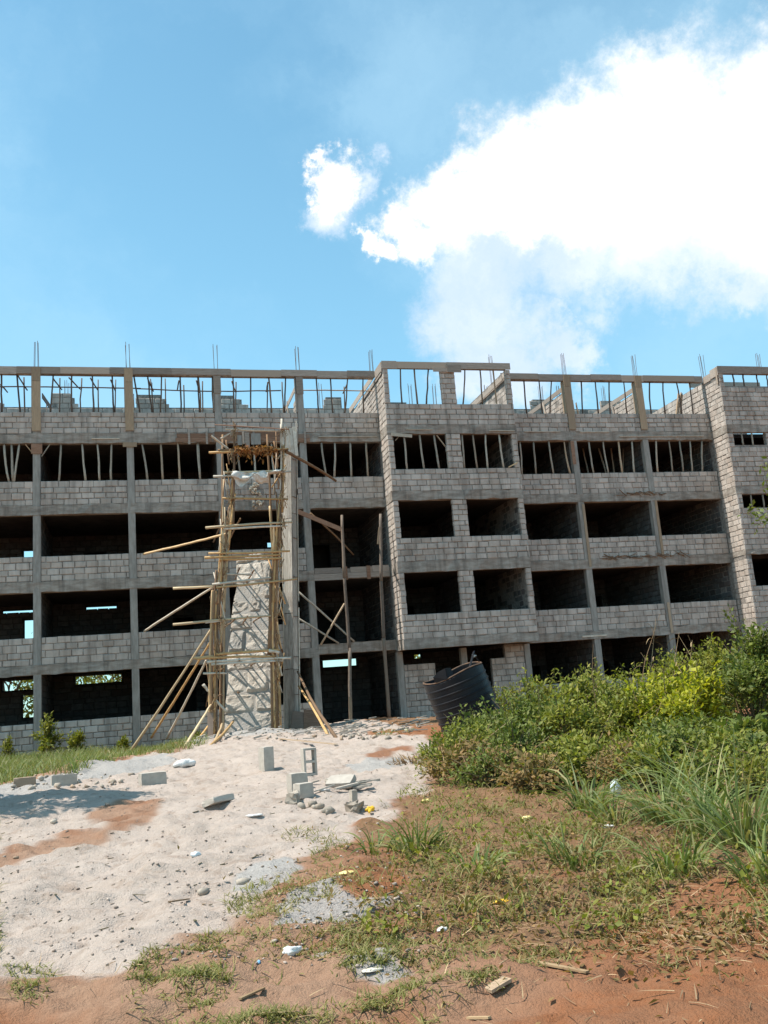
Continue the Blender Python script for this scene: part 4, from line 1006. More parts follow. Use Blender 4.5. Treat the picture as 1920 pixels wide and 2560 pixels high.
# tall posts and braces at the entrance
def ground_post(name, pts, Y, m, label, r=.07):
    p = [at('f', x, y, Y) for x, y in pts]; g = gz(p[-1][0], Y) - .05; p[-1] = p[-2] + (p[-1] - p[-2]) * ((p[-2][2] - g) / (p[-2][2] - p[-1][2]))
    root = empty(name, (p[-1][0], Y, g)); tag(root, label, 'post', 'entrance posts')
    for i in range(len(p) - 1):
        d = (p[i + 1] - p[i]) * 0.06; MB().pole(p[i] - (d if i else 0), p[i + 1], r * (.8 + .12 * i), r, wob=.008).build('post_length', m, root, smooth=True)
    return root


p1 = ground_post('timber_post', [(1075, 72), (1092, 480), (1128, 960), (1133, 1425)], -0.75, 'old_post', 'spliced brown timber post left of the two at the entrance')
MB().plank(at('f', 1128, 1250, -.86), at('f', 1132, 1420, -.86), .12, .03, (1, 0, 0)).build('splice_board', 'board_upright', p1)
p2 = ground_post('timber_post', [(1326, 65), (1330, 500), (1348, 900), (1385, 1420)], -0.75, 'old_post', 'spliced brown timber post nearest the projecting bay at the entrance')
MB().plank(at('f', 1318, 150, -.86), at('f', 1308, 260, -.86), .07, .03, (1, 0, 0)).build('splice_board', 'board_upright', p2)
for (x0, y0, x1, y1, Ya, Yb, lab, m, pl) in ((780, 45, 1070, 165, -.9, -.85, 'broad reddish plank sloping down to the left entrance post', 'board_red', 1), (870, 60, 1150, 330, -.5, .6, 'thin dark pole sloping behind the left entrance post, third floor', 'dark_pole', 0),
                                          (778, 556, 1155, 890, -.4, -.1, 'long pale pole sloping right across the second-floor landing', 'prop', 0), (785, 738, 1055, 902, -.5, -.1, 'lower pale pole sloping right onto the first-floor slab edge', 'prop', 0), (938, 912, 1092, 645, -.1, -.65, 'pale pole sloping left from the left entrance post', 'prop', 0)):
    a, b = at('f', x0, y0, Ya), at('f', x1, y1, Yb)
    o = MB().plank(a, b, .2, .035, (0, .2, 1)).build('brace_plank', m) if pl else MB().pole(a, b, .04, .036).build('brace_pole', m, smooth=True)
    tag(o, lab, 'brace', 'braces at the entrance')

# ---------------------------------------------------------------- water tank
TC = ground(1150, 1853); TC = np.array((11.35, -16.6, 0)); TC[2] = gz(TC[0], TC[1])
TANK = empty('water_tank', TC); tag(TANK, 'tilted black ribbed plastic water tank with its top cut open', 'tank')
tilt = math.radians(-18); RT, HT = 0.76, 1.62
fwd = np.array((-0.22, 0.97, 0)); rt = np.array((0.97, 0.22, 0))
ax_ = rt * math.sin(tilt) + np.array((0, 0, math.cos(tilt))) + fwd * 0.06; ax_ /= np.linalg.norm(ax_)
ex = rt - ax_ * (rt @ ax_); ex /= np.linalg.norm(ex); ey = np.cross(ax_, ex)
TB = TC + np.array((0.42, 0.1, -0.1))


def tp(r, th, h): return TB + ax_ * h + (ex * math.cos(th) + ey * math.sin(th)) * r


prof = []
h = 0.0
while h < HT - 0.2:
    prof += [(RT, h), (RT, h + .105), (RT + .022, h + .118), (RT + .022, h + .142), (RT, h + .155)]; h += 0.16
prof += [(RT, h), (RT + .005, HT - .03), (RT - .02, HT)]
inner = [(RT - .035, HT - .005), (RT - .04, HT - .5), (RT - .04, .05)]
N = 56; mb = MB(); pr = [(0.02, 0.0)] + prof + inner
for (r, hh) in pr:
    for j in range(N):
        th = 2 * math.pi * j / N; cut = 0.03 * math.sin(3 * th) if hh > HT - .1 else 0
        mb.v.append(tuple(tp(r, th, hh + cut)))
for i in range(len(pr) - 1):
    for j in range(N): a, b = i * N + j, i * N + (j + 1) % N; mb.f.append((a, b, b + N, a + N))
mb.build('tank_body', 'tank', TANK, smooth=False); TBODY = bpy.data.objects[[o.name for o in TANK.children][-1]]
MB().tube([tp(RT - .012, 2 * math.pi * j / 40, HT + .01 + .03 * math.sin(6 * math.pi * j / 40)) for j in range(41)], 0.018, 6).build('cut_rim', 'tank_rim', TBODY, smooth=True)
def flap(pts, name='torn_flap'):
    mb = MB(); P = [np.array(p) for p in pts]; nn = np.cross(P[1] - P[0], P[2] - P[0]); nn /= np.linalg.norm(nn); n = len(P)
    mb.add(P + [p + nn * .014 for p in P], [tuple(range(n))[::-1], tuple(range(n, 2 * n))] + [(i, (i + 1) % n, (i + 1) % n + n, i + n) for i in range(n)]); return mb.build(name, 'tank', TBODY)
FL = -math.pi * .62; FR = -math.pi * .2
flap([tp(RT, math.pi * 1.12, HT), tp(RT, math.pi * 1.26, HT - .02), tp(RT - .02, math.pi * 1.28, HT + .24), tp(RT - .02, math.pi * 1.20, HT + .22), tp(RT + .02, math.pi * 1.13, HT + .14)])
flap([tp(RT, math.pi * 1.26, HT), tp(RT - .1, math.pi * 1.33, HT + .0), tp(RT - .12, math.pi * 1.33, HT + .2), tp(RT - .02, math.pi * 1.28, HT + .24)])
MB().plank(tp(RT - .05, math.pi * 1.52, HT + .0), tp(RT - .08, math.pi * 1.82, HT + .3), .07, .02, (0, 1, 0)).build('torn_flap', 'tank', TBODY)
MB().plank(tp(RT - .05, math.pi * 1.86, HT + .02), tp(RT - .10, math.pi * 1.82, HT + .28), .06, .02, (0, 1, 0)).build('torn_flap', 'tank', TBODY)
MB().tube([tp(RT - .1, math.pi * 1.83, HT + .17), tp(RT - .12, math.pi * 1.84, HT + .25)], [.05, .035], 8).build('white_stub', 'white_plastic', TBODY, smooth=True)
# ---------------------------------------------------------------- loose blocks, rubble, litter on the ground
def hollow_block(mb, c, ax, ay, az, L=.45, D=.225, H=.225, t=.035):
    """two-cell hollow block: length along ax, cells open along az"""
    c = np.array(c, float); ax, ay, az = (np.array(q, float) for q in (ax, ay, az))
    for s in (-1, 1): mb.obox(c + ay * s * (D / 2 - t / 2), ax, ay, az, L / 2, t / 2, H / 2)
    for k in (-1, 0, 1): mb.obox(c + ax * k * (L / 2 - t / 2), ax, ay, az, t / 2, D / 2 - t - .0005, H / 2 - .001)
    return mb


def frame_from(yaw, lean=0.0):
    e = np.array((math.cos(yaw), math.sin(yaw), 0)); n = np.array((-math.sin(yaw), math.cos(yaw), 0)); return e, n


def chipped(name, c, ex_, ey_, ez_, hx, hy, hz, m, label, cat, group=None, jag=0.006):
    """solid block with slightly broken corners"""
    mb = MB(); N = 3; vs = []; idx = {}
    c = np.array(c, float)
    def vid(i, j, k):
        if (i, j, k) not in idx:
            p = np.array((2 * i / N - 1, 2 * j / N - 1, 2 * k / N - 1), float); cor = (np.abs(p) > .99).sum()
            p = p * (1 - 0.035 * (cor == 3) * random.uniform(0, 2.5) - .012 * (cor == 2) * random.random())
            idx[(i, j, k)] = len(vs); vs.append(c + ex_ * p[0] * hx + ey_ * p[1] * hy + ez_ * p[2] * hz + rng.normal(0, jag * .3, 3))
        return idx[(i, j, k)]
    fs = []
    for a in range(N):
        for b in range(N):
            fs += [(vid(a, b, 0), vid(a, b + 1, 0), vid(a + 1, b + 1, 0), vid(a + 1, b, 0)), (vid(a, b, N), vid(a + 1, b, N), vid(a + 1, b + 1, N), vid(a, b + 1, N)),
                   (vid(a, 0, b), vid(a + 1, 0, b), vid(a + 1, 0, b + 1), vid(a, 0, b + 1)), (vid(a, N, b), vid(a, N, b + 1), vid(a + 1, N, b + 1), vid(a + 1, N, b)),
                   (vid(0, a, b), vid(0, a, b + 1), vid(0, a + 1, b + 1), vid(0, a + 1, b)), (vid(N, a, b), vid(N, a + 1, b), vid(N, a + 1, b + 1), vid(N, a, b + 1))]
    mb.add(vs, fs); return tag(mb.build(name, m), label, cat, group)


UP = np.array((0, 0, 1.0))
g = ground(667, 1928); e, n = frame_from(math.radians(20))
chipped('concrete_block', g + UP * .215, e, n, UP, .105, .115, .225, 'cinder', 'solid-faced grey block standing on end, left of the hollow one', 'block', 'loose blocks')
g = ground(774, 1937); e, n = frame_from(math.radians(6)); mb = MB(); hollow_block(mb, g + UP * .215, UP, e, n, H=.2)
tag(mb.build('hollow_block', 'cinder'), 'hollow two-cell block standing on end like a ladder', 'block', 'loose blocks')
g = ground(752, 1985); e, n = frame_from(math.radians(12))
chipped('concrete_block', g + UP * .14 + n * .12, e, n, UP, .125, .11, .15, 'cinder', 'pale half block standing behind a smaller one, below the hollow block', 'block', 'loose blocks')
g = ground(759, 1992); e, n = frame_from(math.radians(24))
chipped('concrete_block', g + UP * .085, e, n, UP, .115, .09, .1, 'cinder', 'small tilted half block in front of the pale half block', 'block', 'loose blocks')
g = ground(734, 2008); e, n = frame_from(math.radians(60))
chipped('concrete_block', g + UP * .05, e, n, UP, .09, .07, .07, 'rubble', 'little broken block lump at the foot of the half blocks', 'block', 'loose blocks', jag=.03)
g = ground(382, 1962); e, n = frame_from(math.radians(14))
chipped('concrete_block', g + UP * .10, e, n, UP, .225, .11, .115, 'cinder', 'lone grey block lying on its long side on the sand, left', 'block', 'loose blocks')
g = ground(546, 2012); e, n = frame_from(math.radians(40)); t = UP * .95 + n * .3; t /= np.linalg.norm(t); n2 = np.cross(t, e)
chipped('concrete_block', g + UP * .05, e, n2, t, .20, .12, .04, 'cinder', 'broken flat block slab lying tilted mid-sand', 'block', 'loose blocks')
g = ground(160, 1960); e, n = frame_from(math.radians(10)); mb = MB(); hollow_block(mb, g + UP * .07, e, n, UP, H=.2)
tag(mb.build('hollow_block', 'cinder'), 'half-buried hollow block with upright shells, far left ledge', 'block', 'loose blocks')
g = ground(62, 1962); e, n = frame_from(math.radians(5))
chipped('concrete_block', g + UP * .06, e, n, UP, .2, .11, .08, 'rubble', 'dark low block among rubble by the left grass', 'block', 'loose blocks')
g = ground(853, 1968); e, n = frame_from(math.radians(-35)); t = UP * .9 - n * .45; t /= np.linalg.norm(t)
chipped('concrete_block', g + UP * .07, e, np.cross(t, e), t, .2, .12, .05, 'cinder', 'split block slab beside twigs, right of the hollow block', 'block', 'loose blocks')
g = ground(884, 2004); e, n = frame_from(0.2)
chipped('concrete_block', g + UP * .05, e, n, UP, .04, .05, .09, 'rubble', 'small upright brown brick stub right of the half blocks', 'brick')
g = ground(888, 2030); e, n = frame_from(0.8)
chipped('stone_lump', g + UP * .04, e, n, UP, .09, .08, .07, 'rubble', 'rounded sandy lump below the brick stub', 'stone', jag=.05)


def rock_mesh(r, k=0.25, flat=0.7, sub=1):
    t = (1 + 5 ** .5) / 2
    V = np.array([(-1, t, 0), (1, t, 0), (-1, -t, 0), (1, -t, 0), (0, -1, t), (0, 1, t), (0, -1, -t), (0, 1, -t), (t, 0, -1), (t, 0, 1), (-t, 0, -1), (-t, 0, 1)], float)
    V /= np.linalg.norm(V[0]); q = rng.normal(0, 1, 3); q /= np.linalg.norm(q); V = V - np.clip(V @ q - rng.uniform(.2, .5), 0, 9)[:, None] * q
    V = V * (1 + rng.uniform(-k, k, (12, 1))) * np.array((1, rng.uniform(.45, .9), flat)) * r
    Fq = np.array([(0, 11, 5), (0, 5, 1), (0, 1, 7), (0, 7, 10), (0, 10, 11), (1, 5, 9), (5, 11, 4), (11, 10, 2), (10, 7, 6), (7, 1, 8), (3, 9, 4), (3, 4, 2), (3, 2, 6), (3, 6, 8), (3, 8, 9), (4, 9, 5), (2, 4, 11), (6, 2, 10), (8, 6, 7), (9, 8, 1)])
    return V, Fq


def rocks(name, pts, size, m, label=None, flat=.6):
    VV, FF = [], []; k = 0
    for (x, y) in pts:
        r = size * min(2.0, rng.lognormal(0, .5)); V, Fq = rock_mesh(r, .3, flat); a = rng.uniform(0, 6.28); c, s = math.cos(a), math.sin(a)
        V = V @ np.array(((c, s, 0), (-s, c, 0), (0, 0, 1))) + np.array((x, y, float(height(x, y)) + r * flat * .25)); VV.append(V); FF.append(Fq + k); k += 12
    return tag(fast_mesh(name, np.concatenate(VV), np.concatenate(FF), m), kind='stuff', label=label)


def sample_px(n, x0, x1, y0, y1, poly=None):
    out_ = []
    for _ in range(n):
        g = ground(random.uniform(x0, x1), random.uniform(y0, y1)); out_.append((g[0], g[1]))
    return out_


rocks('pebbles', sample_px(420, -60, 1080, 1850, 2420), 0.009, 'clod', 'small stones strewn over the sand and gravel')
rocks('rubble_bits', sample_px(120, 500, 900, 1805, 1850) + sample_px(60, -40, 330, 1935, 1975) + sample_px(10, 700, 830, 1995, 2040) + sample_px(60, 850, 1050, 1800, 1850), 0.042, 'rubble', 'broken rubble heaped at the scaffold foot and ledge', .7)
mb = MB()
for _ in range(110):
    g = ground(random.uniform(-40, 1050), random.uniform(1860, 2250) if random.random() < .8 else random.uniform(2250, 2400)); a = random.gauss(.1, .6); l = random.lognormvariate(-3.1, .5)
    mb.plank(g + UP * .004, g + np.array((math.cos(a), math.sin(a), random.uniform(0, .12))) * l + UP * .008, random.uniform(.003, .008), random.uniform(.004, .018))
tag(mb.build('wood_chips', 'stem'), 'dark wood chips, bark and twigs strewn over the sand', kind='stuff')
rocks('sand_clods', sample_px(700, -60, 1060, 1860, 2400), 0.012, 'clod', 'sandy clods and crumbs over the pale ground', .5)
rocks('gravel', sample_px(300, 610, 990, 2190, 2330), 0.006, 'rubble', 'fine grey gravel on the bare patch')
for i, (px, py, r, lab) in enumerate([(608, 2210, .07, 'rounded grey stone at the sand edge near the gravel patch'), (507, 2236, .06, 'dark single stone on open pale sand'), (268, 2013, .05, 'dark stone above the red patch'), (135, 2055, .05, 'dark stone left on pale sand above the red soil'), (800, 2020, .08, 'sandy lump right of the half blocks'), (40, 2148, .03, 'small dark stone on the red soil, far left')]):
    g = ground(px, py); V, Fq = rock_mesh(r, .22, .65); tag(fast_mesh('stone', V + g + UP * r * .2, Fq, 'rubble'), lab, 'stone')


def crumple(name, px, py, rx, ry, rz, m, label, cat, seed=0, lift=0.5):
    g = ground(px, py); rx, ry, rz = rx * .75, ry * .75, rz * .75; nu, nv = 20, 12; V = []
    for j in range(nv + 1):
        for i in range(nu):
            th = 2 * math.pi * i / nu; ph = math.pi * j / nv - math.pi / 2
            d = np.array((math.cos(ph) * math.cos(th), math.cos(ph) * math.sin(th), math.sin(ph)))
            k = 1 + 0.55 * float(fbm(d[0] * 2.2 + seed, d[1] * 2.2 + d[2] * 1.7, 1.0, 3, seed)) + .25 * float(vnoise(np.array(d[0] * 6.0 + seed), np.array(d[2] * 6 + d[1] * 4.0), seed + 5))
            V.append(g + d * k * np.array((rx, ry, rz)) + UP * rz * lift)
    Fq = [(j * nu + i, j * nu + (i + 1) % nu, (j + 1) * nu + (i + 1) % nu, (j + 1) * nu + i) for j in range(nv) for i in range(nu)]
    return tag(fast_mesh(name, V, Fq, m), label, cat)


crumple('cement_sack', 460, 1916, .26, .16, .13, 'white_plastic', 'crumpled white sack on the sand left of the standing block', 'sack', 3)
crumple('paper_scrap', 635, 2040, .12, .06, .02, 'white_plastic', 'flat white scrap on sand below the standing block', 'paper', 4)
crumple('paper_scrap', 489, 2140, .06, .05, .035, 'clear_plastic', 'small folded white scrap on open sand', 'paper', 5)
crumple('plastic_bag', 727, 2387, .085, .05, .04, 'white_plastic', 'bright white plastic bag on short grass near the bottom', 'bag', 6)
crumple('bottle_cap', 648, 2414, .012, .012, .014, 'blue_plastic', 'tiny pale blue plastic piece near the white bag', 'litter', 7)
crumple('plastic_bag', 1106, 2328, .05, .03, .02, 'white_plastic', 'small flat white wrapper on red soil', 'wrapper', 8)
crumple('wrapper', 1254, 2259, .10, .05, .022, 'yellow_plastic', 'orange-yellow wrapper on brown litter', 'wrapper', 9)
crumple('plastic_bag', 1542, 1992, .085, .05, .14, 'clear_plastic', 'grey clear plastic bag caught in tall grass', 'bag', 10, .7)
crumple('paper_scrap', 1520, 2070, .08, .05, .02, 'white_plastic', 'white scrap in the grass below the clear bag', 'paper', 11)
crumple('wrapper', 1065, 2007, .10, .06, .03, 'pale_yellow', 'pale yellow wrapper at the left foot of the bushes', 'wrapper', 12)
crumple('wrapper', 1318, 2047, .08, .04, .025, 'pale_yellow', 'yellow scrap under the brown-leaved bush', 'wrapper', 13)
crumple('wrapper', 866, 2186, .09, .05, .02, 'pale_yellow', 'yellow flakes on soil above the gravel patch', 'wrapper', 14)
crumple('paper_scrap', 812, 1978, .12, .06, .02, 'white_plastic', 'white scrap among twigs right of the hollow block', 'paper', 15)
crumple('paper_scrap', 930, 2430, .09, .05, .012, 'pale_pole', 'pinkish flat cardboard scrap at the lower middle', 'cardboard', 17)
o = crumple('plastic_bottle', 926, 2028, .075, .05, .05, 'yellow_plastic', 'bright orange crushed bottle on the sand', 'bottle', 16)
g = ground(926, 2034); MB().tube([g + UP * .04, g + np.array((-.05, -.16, .03))], [.025, .014], 7).build('neck', 'yellow_plastic', o)
for px0, py0, px1, py1, wd, lab in ((1220, 2490, 1270, 2462, .07, 'short bare wood offcut on red soil near the bottom'), (1345, 2410, 1470, 2440, .03, 'long thin split stick on red soil'), (1170, 2550, 1225, 2553, .02, 'thin straw-coloured stick at the bottom edge'),
                                    (425, 2262, 470, 2252, .03, 'flat splinter lying on open sand'), (660, 2480, 600, 2505, .02, 'dark twig on bare soil, bottom left of centre'), (700, 1848, 840, 1862, .09, 'long light plank lying at the scaffold foot'),
                                    (680, 1825, 740, 1820, .08, 'short plank stacked by the boxed column'), (930, 1838, 990, 1838, .07, 'short yellow pole offcut before the entrance'), (1640, 2310, 1800, 2350, .022, 'pale dry cane lying on the right'), (1660, 2345, 1820, 2352, .02, 'second pale dry cane below the first, right')):
    a, b = ground(px0, py0), ground(px1, py1)
    tag(MB().plank(a + UP * .008, b + UP * .012, .010 if wd < .05 else .016, wd, (0, 0, 1)).build('wood_offcut', 'board_upright' if wd > .06 else 'straw'), lab, 'wood')
g = ground(560, 1842)
# sheets of plywood leaning at the foot of the boxed column
for (c0, c1, c2, c3, lab) in (((1050, 1455), (1160, 1465), (1160, 1600), (1010, 1590), 'brown board leaning at the foot of the boxed column'), ((1165, 1500), (1345, 1505), (1350, 1640), (1160, 1620), 'wide brown board leaning right of the boxed column'), ((165, 1490), (225, 1490), (215, 1600), (160, 1590), 'small grey board leaning left of the stone pier')):
    Y0, Y1 = (-3.1, -3.5) if c0[0] > 500 else (-5.6, -5.9)
    P = [at('t', *c0, Y0), at('t', *c1, Y0), at('t', *c2, Y1), at('t', *c3, Y1)]; gzv = [gz(P[2][0], P[2][1]) - .04, gz(P[3][0], P[3][1]) - .04]
    P[0][2] = max(P[0][2], gz(P[0][0], P[0][1]) + .8); P[1][2] = max(P[1][2], gz(P[1][0], P[1][1]) + .7); P[2][2] = min(P[2][2], gzv[0]); P[3][2] = min(P[3][2], gzv[1])
    nn = np.cross(P[1] - P[0], P[2] - P[0]); nn /= np.linalg.norm(nn); mb = MB()
    mb.add(P + [p + nn * .025 for p in P], [(0, 1, 2, 3), (7, 6, 5, 4)] + [(i, (i + 1) % 4 + 0, (i + 1) % 4 + 4, i + 4) for i in range(4)]); tag(mb.build('leaning_board', 'board_red'), lab, 'board', 'boards leaning at the scaffold foot')
mb = MB()
for (x0, x1, y0, y1, nn) in ((480, 640, 1800, 1850, 40), (690, 880, 1800, 1850, 70), (860, 1060, 1790, 1835, 60), (780, 900, 1955, 1985, 12)):
    for _ in range(nn):
        g = ground(random.uniform(x0, x1), random.uniform(y0, y1)); a = random.uniform(-.5, .9); l = random.uniform(.1, .5)
        d = np.array((math.cos(a), math.sin(a), random.uniform(-.05, .2))) * l; mb.plank(g + UP * .03, g + d + UP * .03, random.uniform(.015, .04), random.uniform(.02, .08))
tag(mb.build('timber_scraps', 'board_weathered'), 'timber scraps and splinters scattered at the foot of the works', kind='stuff')

# ---------------------------------------------------------------- vegetation
def shrub(px, Y, top_py, rad, m='leaf', leaf=.075, label='', group='bushes right of the sand', dens=1.0, name='shrub', ratio=.5, xy=None, hmax=None, sparse=0.0):
    """stems fan out from the root, leaves sit along the twigs"""
    p = on_y(px, top_py, Y) if xy is None else np.array((xy[0], xy[1], xy[2])); x = p[0]; y = p[1] if xy is not None else Y
    g0 = gz(x, y); H = max(.5, p[2] - g0); root = empty(name, (x, y, g0)); tag(root, label, 'bush' if name == 'shrub' else name.replace('_', ' '), group)
    leaf = leaf * rng.uniform(.85, 1.45); ntw = int((20 + 30 * rad * H) * (1 - sparse)); mb = MB(); LP = []; LD = []; b = np.array((x, y, g0 - .03))
    for i in range(ntw):
        a = rng.uniform(0, 2 * math.pi); el = rng.random() ** .75; rr = rad * rng.uniform(.25, 1.0) * (1.0 if el < .7 else .8)
        zt = H * (0.10 + .90 * el) * (rng.uniform(.82, 1.0)); sh = math.sqrt(max(.08, 1 - (zt / H) ** 2 * .75))
        tip = b + np.array((math.cos(a) * rr * sh, math.sin(a) * rr * sh, zt)); mid = b + (tip - b) * .5 + np.array((0, 0, H * .10)) + rng.normal(0, .05, 3)
        if i < 7: tip = b + (tip - b) * np.array((.75, .75, 0)) + UP * H * rng.uniform(.9, 1.16); mid = b + (tip - b) * .55 + rng.normal(0, .05, 3)
        if i < 26: mb.tube([b + rng.normal(0, .04, 3) * (1, 1, 0), mid, tip], [.016, .010, .004], 4, cap=False)
        dv = tip - mid; dv /= np.linalg.norm(dv); nl = int(rng.uniform(26, 58) * dens * (.45 if i < 7 else 1)); t = rng.random(nl) ** .6
        LP.append(mid + (tip - mid) * t[:, None] + rng.normal(0, (.04 if i < 7 else .062 + .02 * rad), (nl, 3))); LD.append(np.repeat(dv[None], nl, 0))
    V, Fq = leaf_cloud(np.concatenate(LP), leaf, ratio=ratio, dirs=np.concatenate(LD) * .6, droop=.15, normal_bias=(-.5, -.2, 1.5))
    V[:, 2] = np.maximum(V[:, 2], g0 + .01)
    if name == 'shrub':
        tw = MB()
        for _ in range(4):
            a = rng.uniform(0, 6.28); q = b + np.array((math.cos(a) * rad * .8, math.sin(a) * rad * .8, H * rng.uniform(.6, 1.12))); tw.tube([b + (q - b) * .4, (b + q) / 2 + rng.normal(0, .08, 3) + UP * .08, q], [.009, .007, .003], 4, cap=False)
        tag(tw.build('dead_twig', 'straw', root), kind='stuff')
    fast_mesh('foliage', V, Fq, m, root); mb.build('stem', 'stem', root, smooth=True)
    return root


SH = [(1120, -20.9, 1848, .6, 'leaf_dark', .065, 'low dark bush hiding the left foot of the water tank'),
      (1195, -20.8, 1785, .75, 'leaf_dark', .065, 'dark small-leaved bush in front of the water tank'),
      (1262, -22.5, 1755, .8, 'leaf_dark', .06, 'dense dark bush below the right side of the tank'),
      (1330, -22.8, 1722, .9, 'leaf_dark', .06, 'dense dark small-leaved bush right of the tank bush'),
      (1170, -23.2, 1815, .75, 'leaf', .06, 'round green bush at the sand edge below the tank'),
      (1290, -24.2, 1800, .8, 'leaf_dark', .055, 'low dense front bush with small glossy leaves'),
      (1420, -23.5, 1740, .9, 'leaf', .065, 'mid green bush left of the yellow bushes'),
      (1480, -19.0, 1668, 1.0, 'leaf', .07, 'tall green bush under the right wing, behind the front row'),
      (1340, -17.5, 1690, .9, 'leaf', .07, 'green bush just right of the tank against the wall'),
      (1262, -14.2, 1712, .55, 'leaf', .075, 'slim fern-like bush behind the water tank'),
      (1610, -20.0, 1665, 1.0, 'leaf', .07, 'tall olive bush behind the yellow bushes'),
      (1700, -18.0, 1625, 1.1, 'leaf', .08, 'tall bush rising below the right tower, left one'),
      (1800, -18.0, 1595, 1.1, 'leaf', .08, 'tall bush below the right tower, middle one'),
      (1895, -19.5, 1545, 1.1, 'leaf_dark', .08, 'tallest bush at the right edge under the tower'),
      (1865, -22.5, 1640, 1.0, 'leaf_dark', .08, 'broad-leaved dark bush at the right edge'),
      (1560, -23.0, 1735, .8, 'leaf', .065, 'green bush below the left yellow bush'),
      (1640, -24.0, 1800, .7, 'leaf_dark', .07, 'shadowy low bush under the yellow bushes'),
      (1770, -24.2, 1790, .8, 'leaf_dark', .075, 'dark low bush at lower right behind tall grass'),
      (1890, -25.5, 1850, .7, 'leaf_dark', .13, 'large-leaved weed at the right edge'),
      (1420, -25.0, 1850, .6, 'leaf', .055, 'small bush at the front among grass tufts'),
      (1150, -24.6, 1905, .65, 'leaf_brown', .06, 'brown dying bush at the front left of the thicket'),
      (1270, -25.6, 1925, .7, 'leaf_brown', .06, 'brown-leaved low bush in front of the dense dark one'),
      (1110, -23.6, 1880, .6, 'leaf', .055, 'low green bush spilling onto the sand, leftmost of the thicket'),
      (1215, -25.6, 1880, .6, 'leaf_dark', .055, 'small dark bush at the front between two brown ones'),
      (1370, -26.2, 1880, .65, 'leaf', .055, 'front green bush right of the brown-leaved low bush'),
      (1480, -26.6, 1900, .6, 'leaf', .06, 'front green bush left of the clear plastic bag'),
      (1350, -26.9, 1955, .5, 'leaf_brown', .055, 'lowest brown bush at the very front of the thicket'),
      (1580, -26.0, 1850, .7, 'leaf', .06, 'olive bush right of the clear plastic bag'),
      (1690, -25.8, 1830, .7, 'leaf_dark', .065, 'dark bush behind the big fountain of grass'),
      (1800, -26.5, 1860, .7, 'leaf', .07, 'green bush behind the long arching grass'),
      (1900, -27.5, 1900, .6, 'leaf_dark', .09, 'low broad-leaved plant at the far right edge'),
      (1640, -28.0, 1935, .55, 'leaf', .055, 'low green plant under the big fountain of grass'),
      (1760, -28.4, 1940, .6, 'leaf_dark', .06, 'low dark plant between the two longest grass clumps'),
      (1870, -28.8, 1950, .6, 'leaf', .065, 'low green plant left of the rightmost grass clump'),
      (1560, -27.4, 1965, .5, 'leaf_brown', .055, 'low brown plant beside the clear plastic bag'),
      (1520, -20.5, 1700, .9, 'leaf', .07, 'green bush between dark and yellow bushes'),
      (1430, -21.0, 1690, .9, 'leaf', .07, 'green bush behind the mid green one'),
      (1780, -21.0, 1665, .9, 'leaf', .075, 'green bush right behind the yellow bushes')]
for a in SH: shrub(a[0], a[1], a[2], a[3] * 1.12, a[4], a[5] * 1.2, a[6], dens=1.15)
for px, Y, ty, r, lab in ((1650, -22.2, 1685, .7, 'bright yellow-green bush, upper left of the yellow ones'), (1735, -22.6, 1668, .75, 'bright yellow-green bush, tallest of the yellow ones'), (1600, -23.2, 1725, .55, 'bright yellow-green bush, low left of the yellow ones'), (1705, -23.6, 1735, .65, 'bright yellow-green bush, low right of the yellow ones')):
    shrub(px, Y, ty, r, 'leaf_yellow', .09, lab, 'yellow-green bushes', dens=.9, ratio=.65)
for px, Y, ty, r, lab in ((120, -1.3, 1792, .55, 'leafy weed against the breast wall, left'), (190, -1.6, 1835, .4, 'smaller leafy weed beside the first, left wall'), (20, -1.5, 1845, .3, 'small weed at the left image edge by the wall'), (310, -1.2, 1855, .3, 'low weed under the second left opening'), (490, -2.2, 1835, .4, 'low weed beside the raking bamboo poles')):
    shrub(px, Y, ty, r, 'leaf', .12, lab, 'weeds along the left wall', dens=.8, name='weed', ratio=.4)


def ribbons(B, D, L, Wd, bend, seg=4):
    """grass blades as tapering bent ribbons"""
    n = len(B); s = np.cross(D, np.array((0, 0, 1.0))) + rng.normal(0, .3, (n, 3)); s /= np.maximum(np.linalg.norm(s, axis=1, keepdims=True), 1e-6)
    V = []; cur = np.array(B, float); d = np.array(D, float); d /= np.linalg.norm(d, axis=1, keepdims=True)
    for i in range(seg + 1):
        wv = (Wd * (1 - (i / seg) ** 1.6) * .5 + .0006)[:, None]
        V += [cur - s * wv, cur + s * wv]; cur = cur + d * (L / seg)[:, None]; d = d + np.array((0, 0, -1.0)) * (bend / seg)[:, None] + d * np.array((1, 1, 0)) * (bend / seg)[:, None] * .4
        d /= np.linalg.norm(d, axis=1, keepdims=True)
    V = np.stack(V, 1); k = np.arange(n)[:, None] * (2 * (seg + 1)); Fq = []
    for i in range(seg): Fq.append(k + np.array([2 * i, 2 * i + 1, 2 * i + 3, 2 * i + 2]))
    return V.reshape(-1, 3), np.concatenate(Fq, 1).reshape(-1, 4)


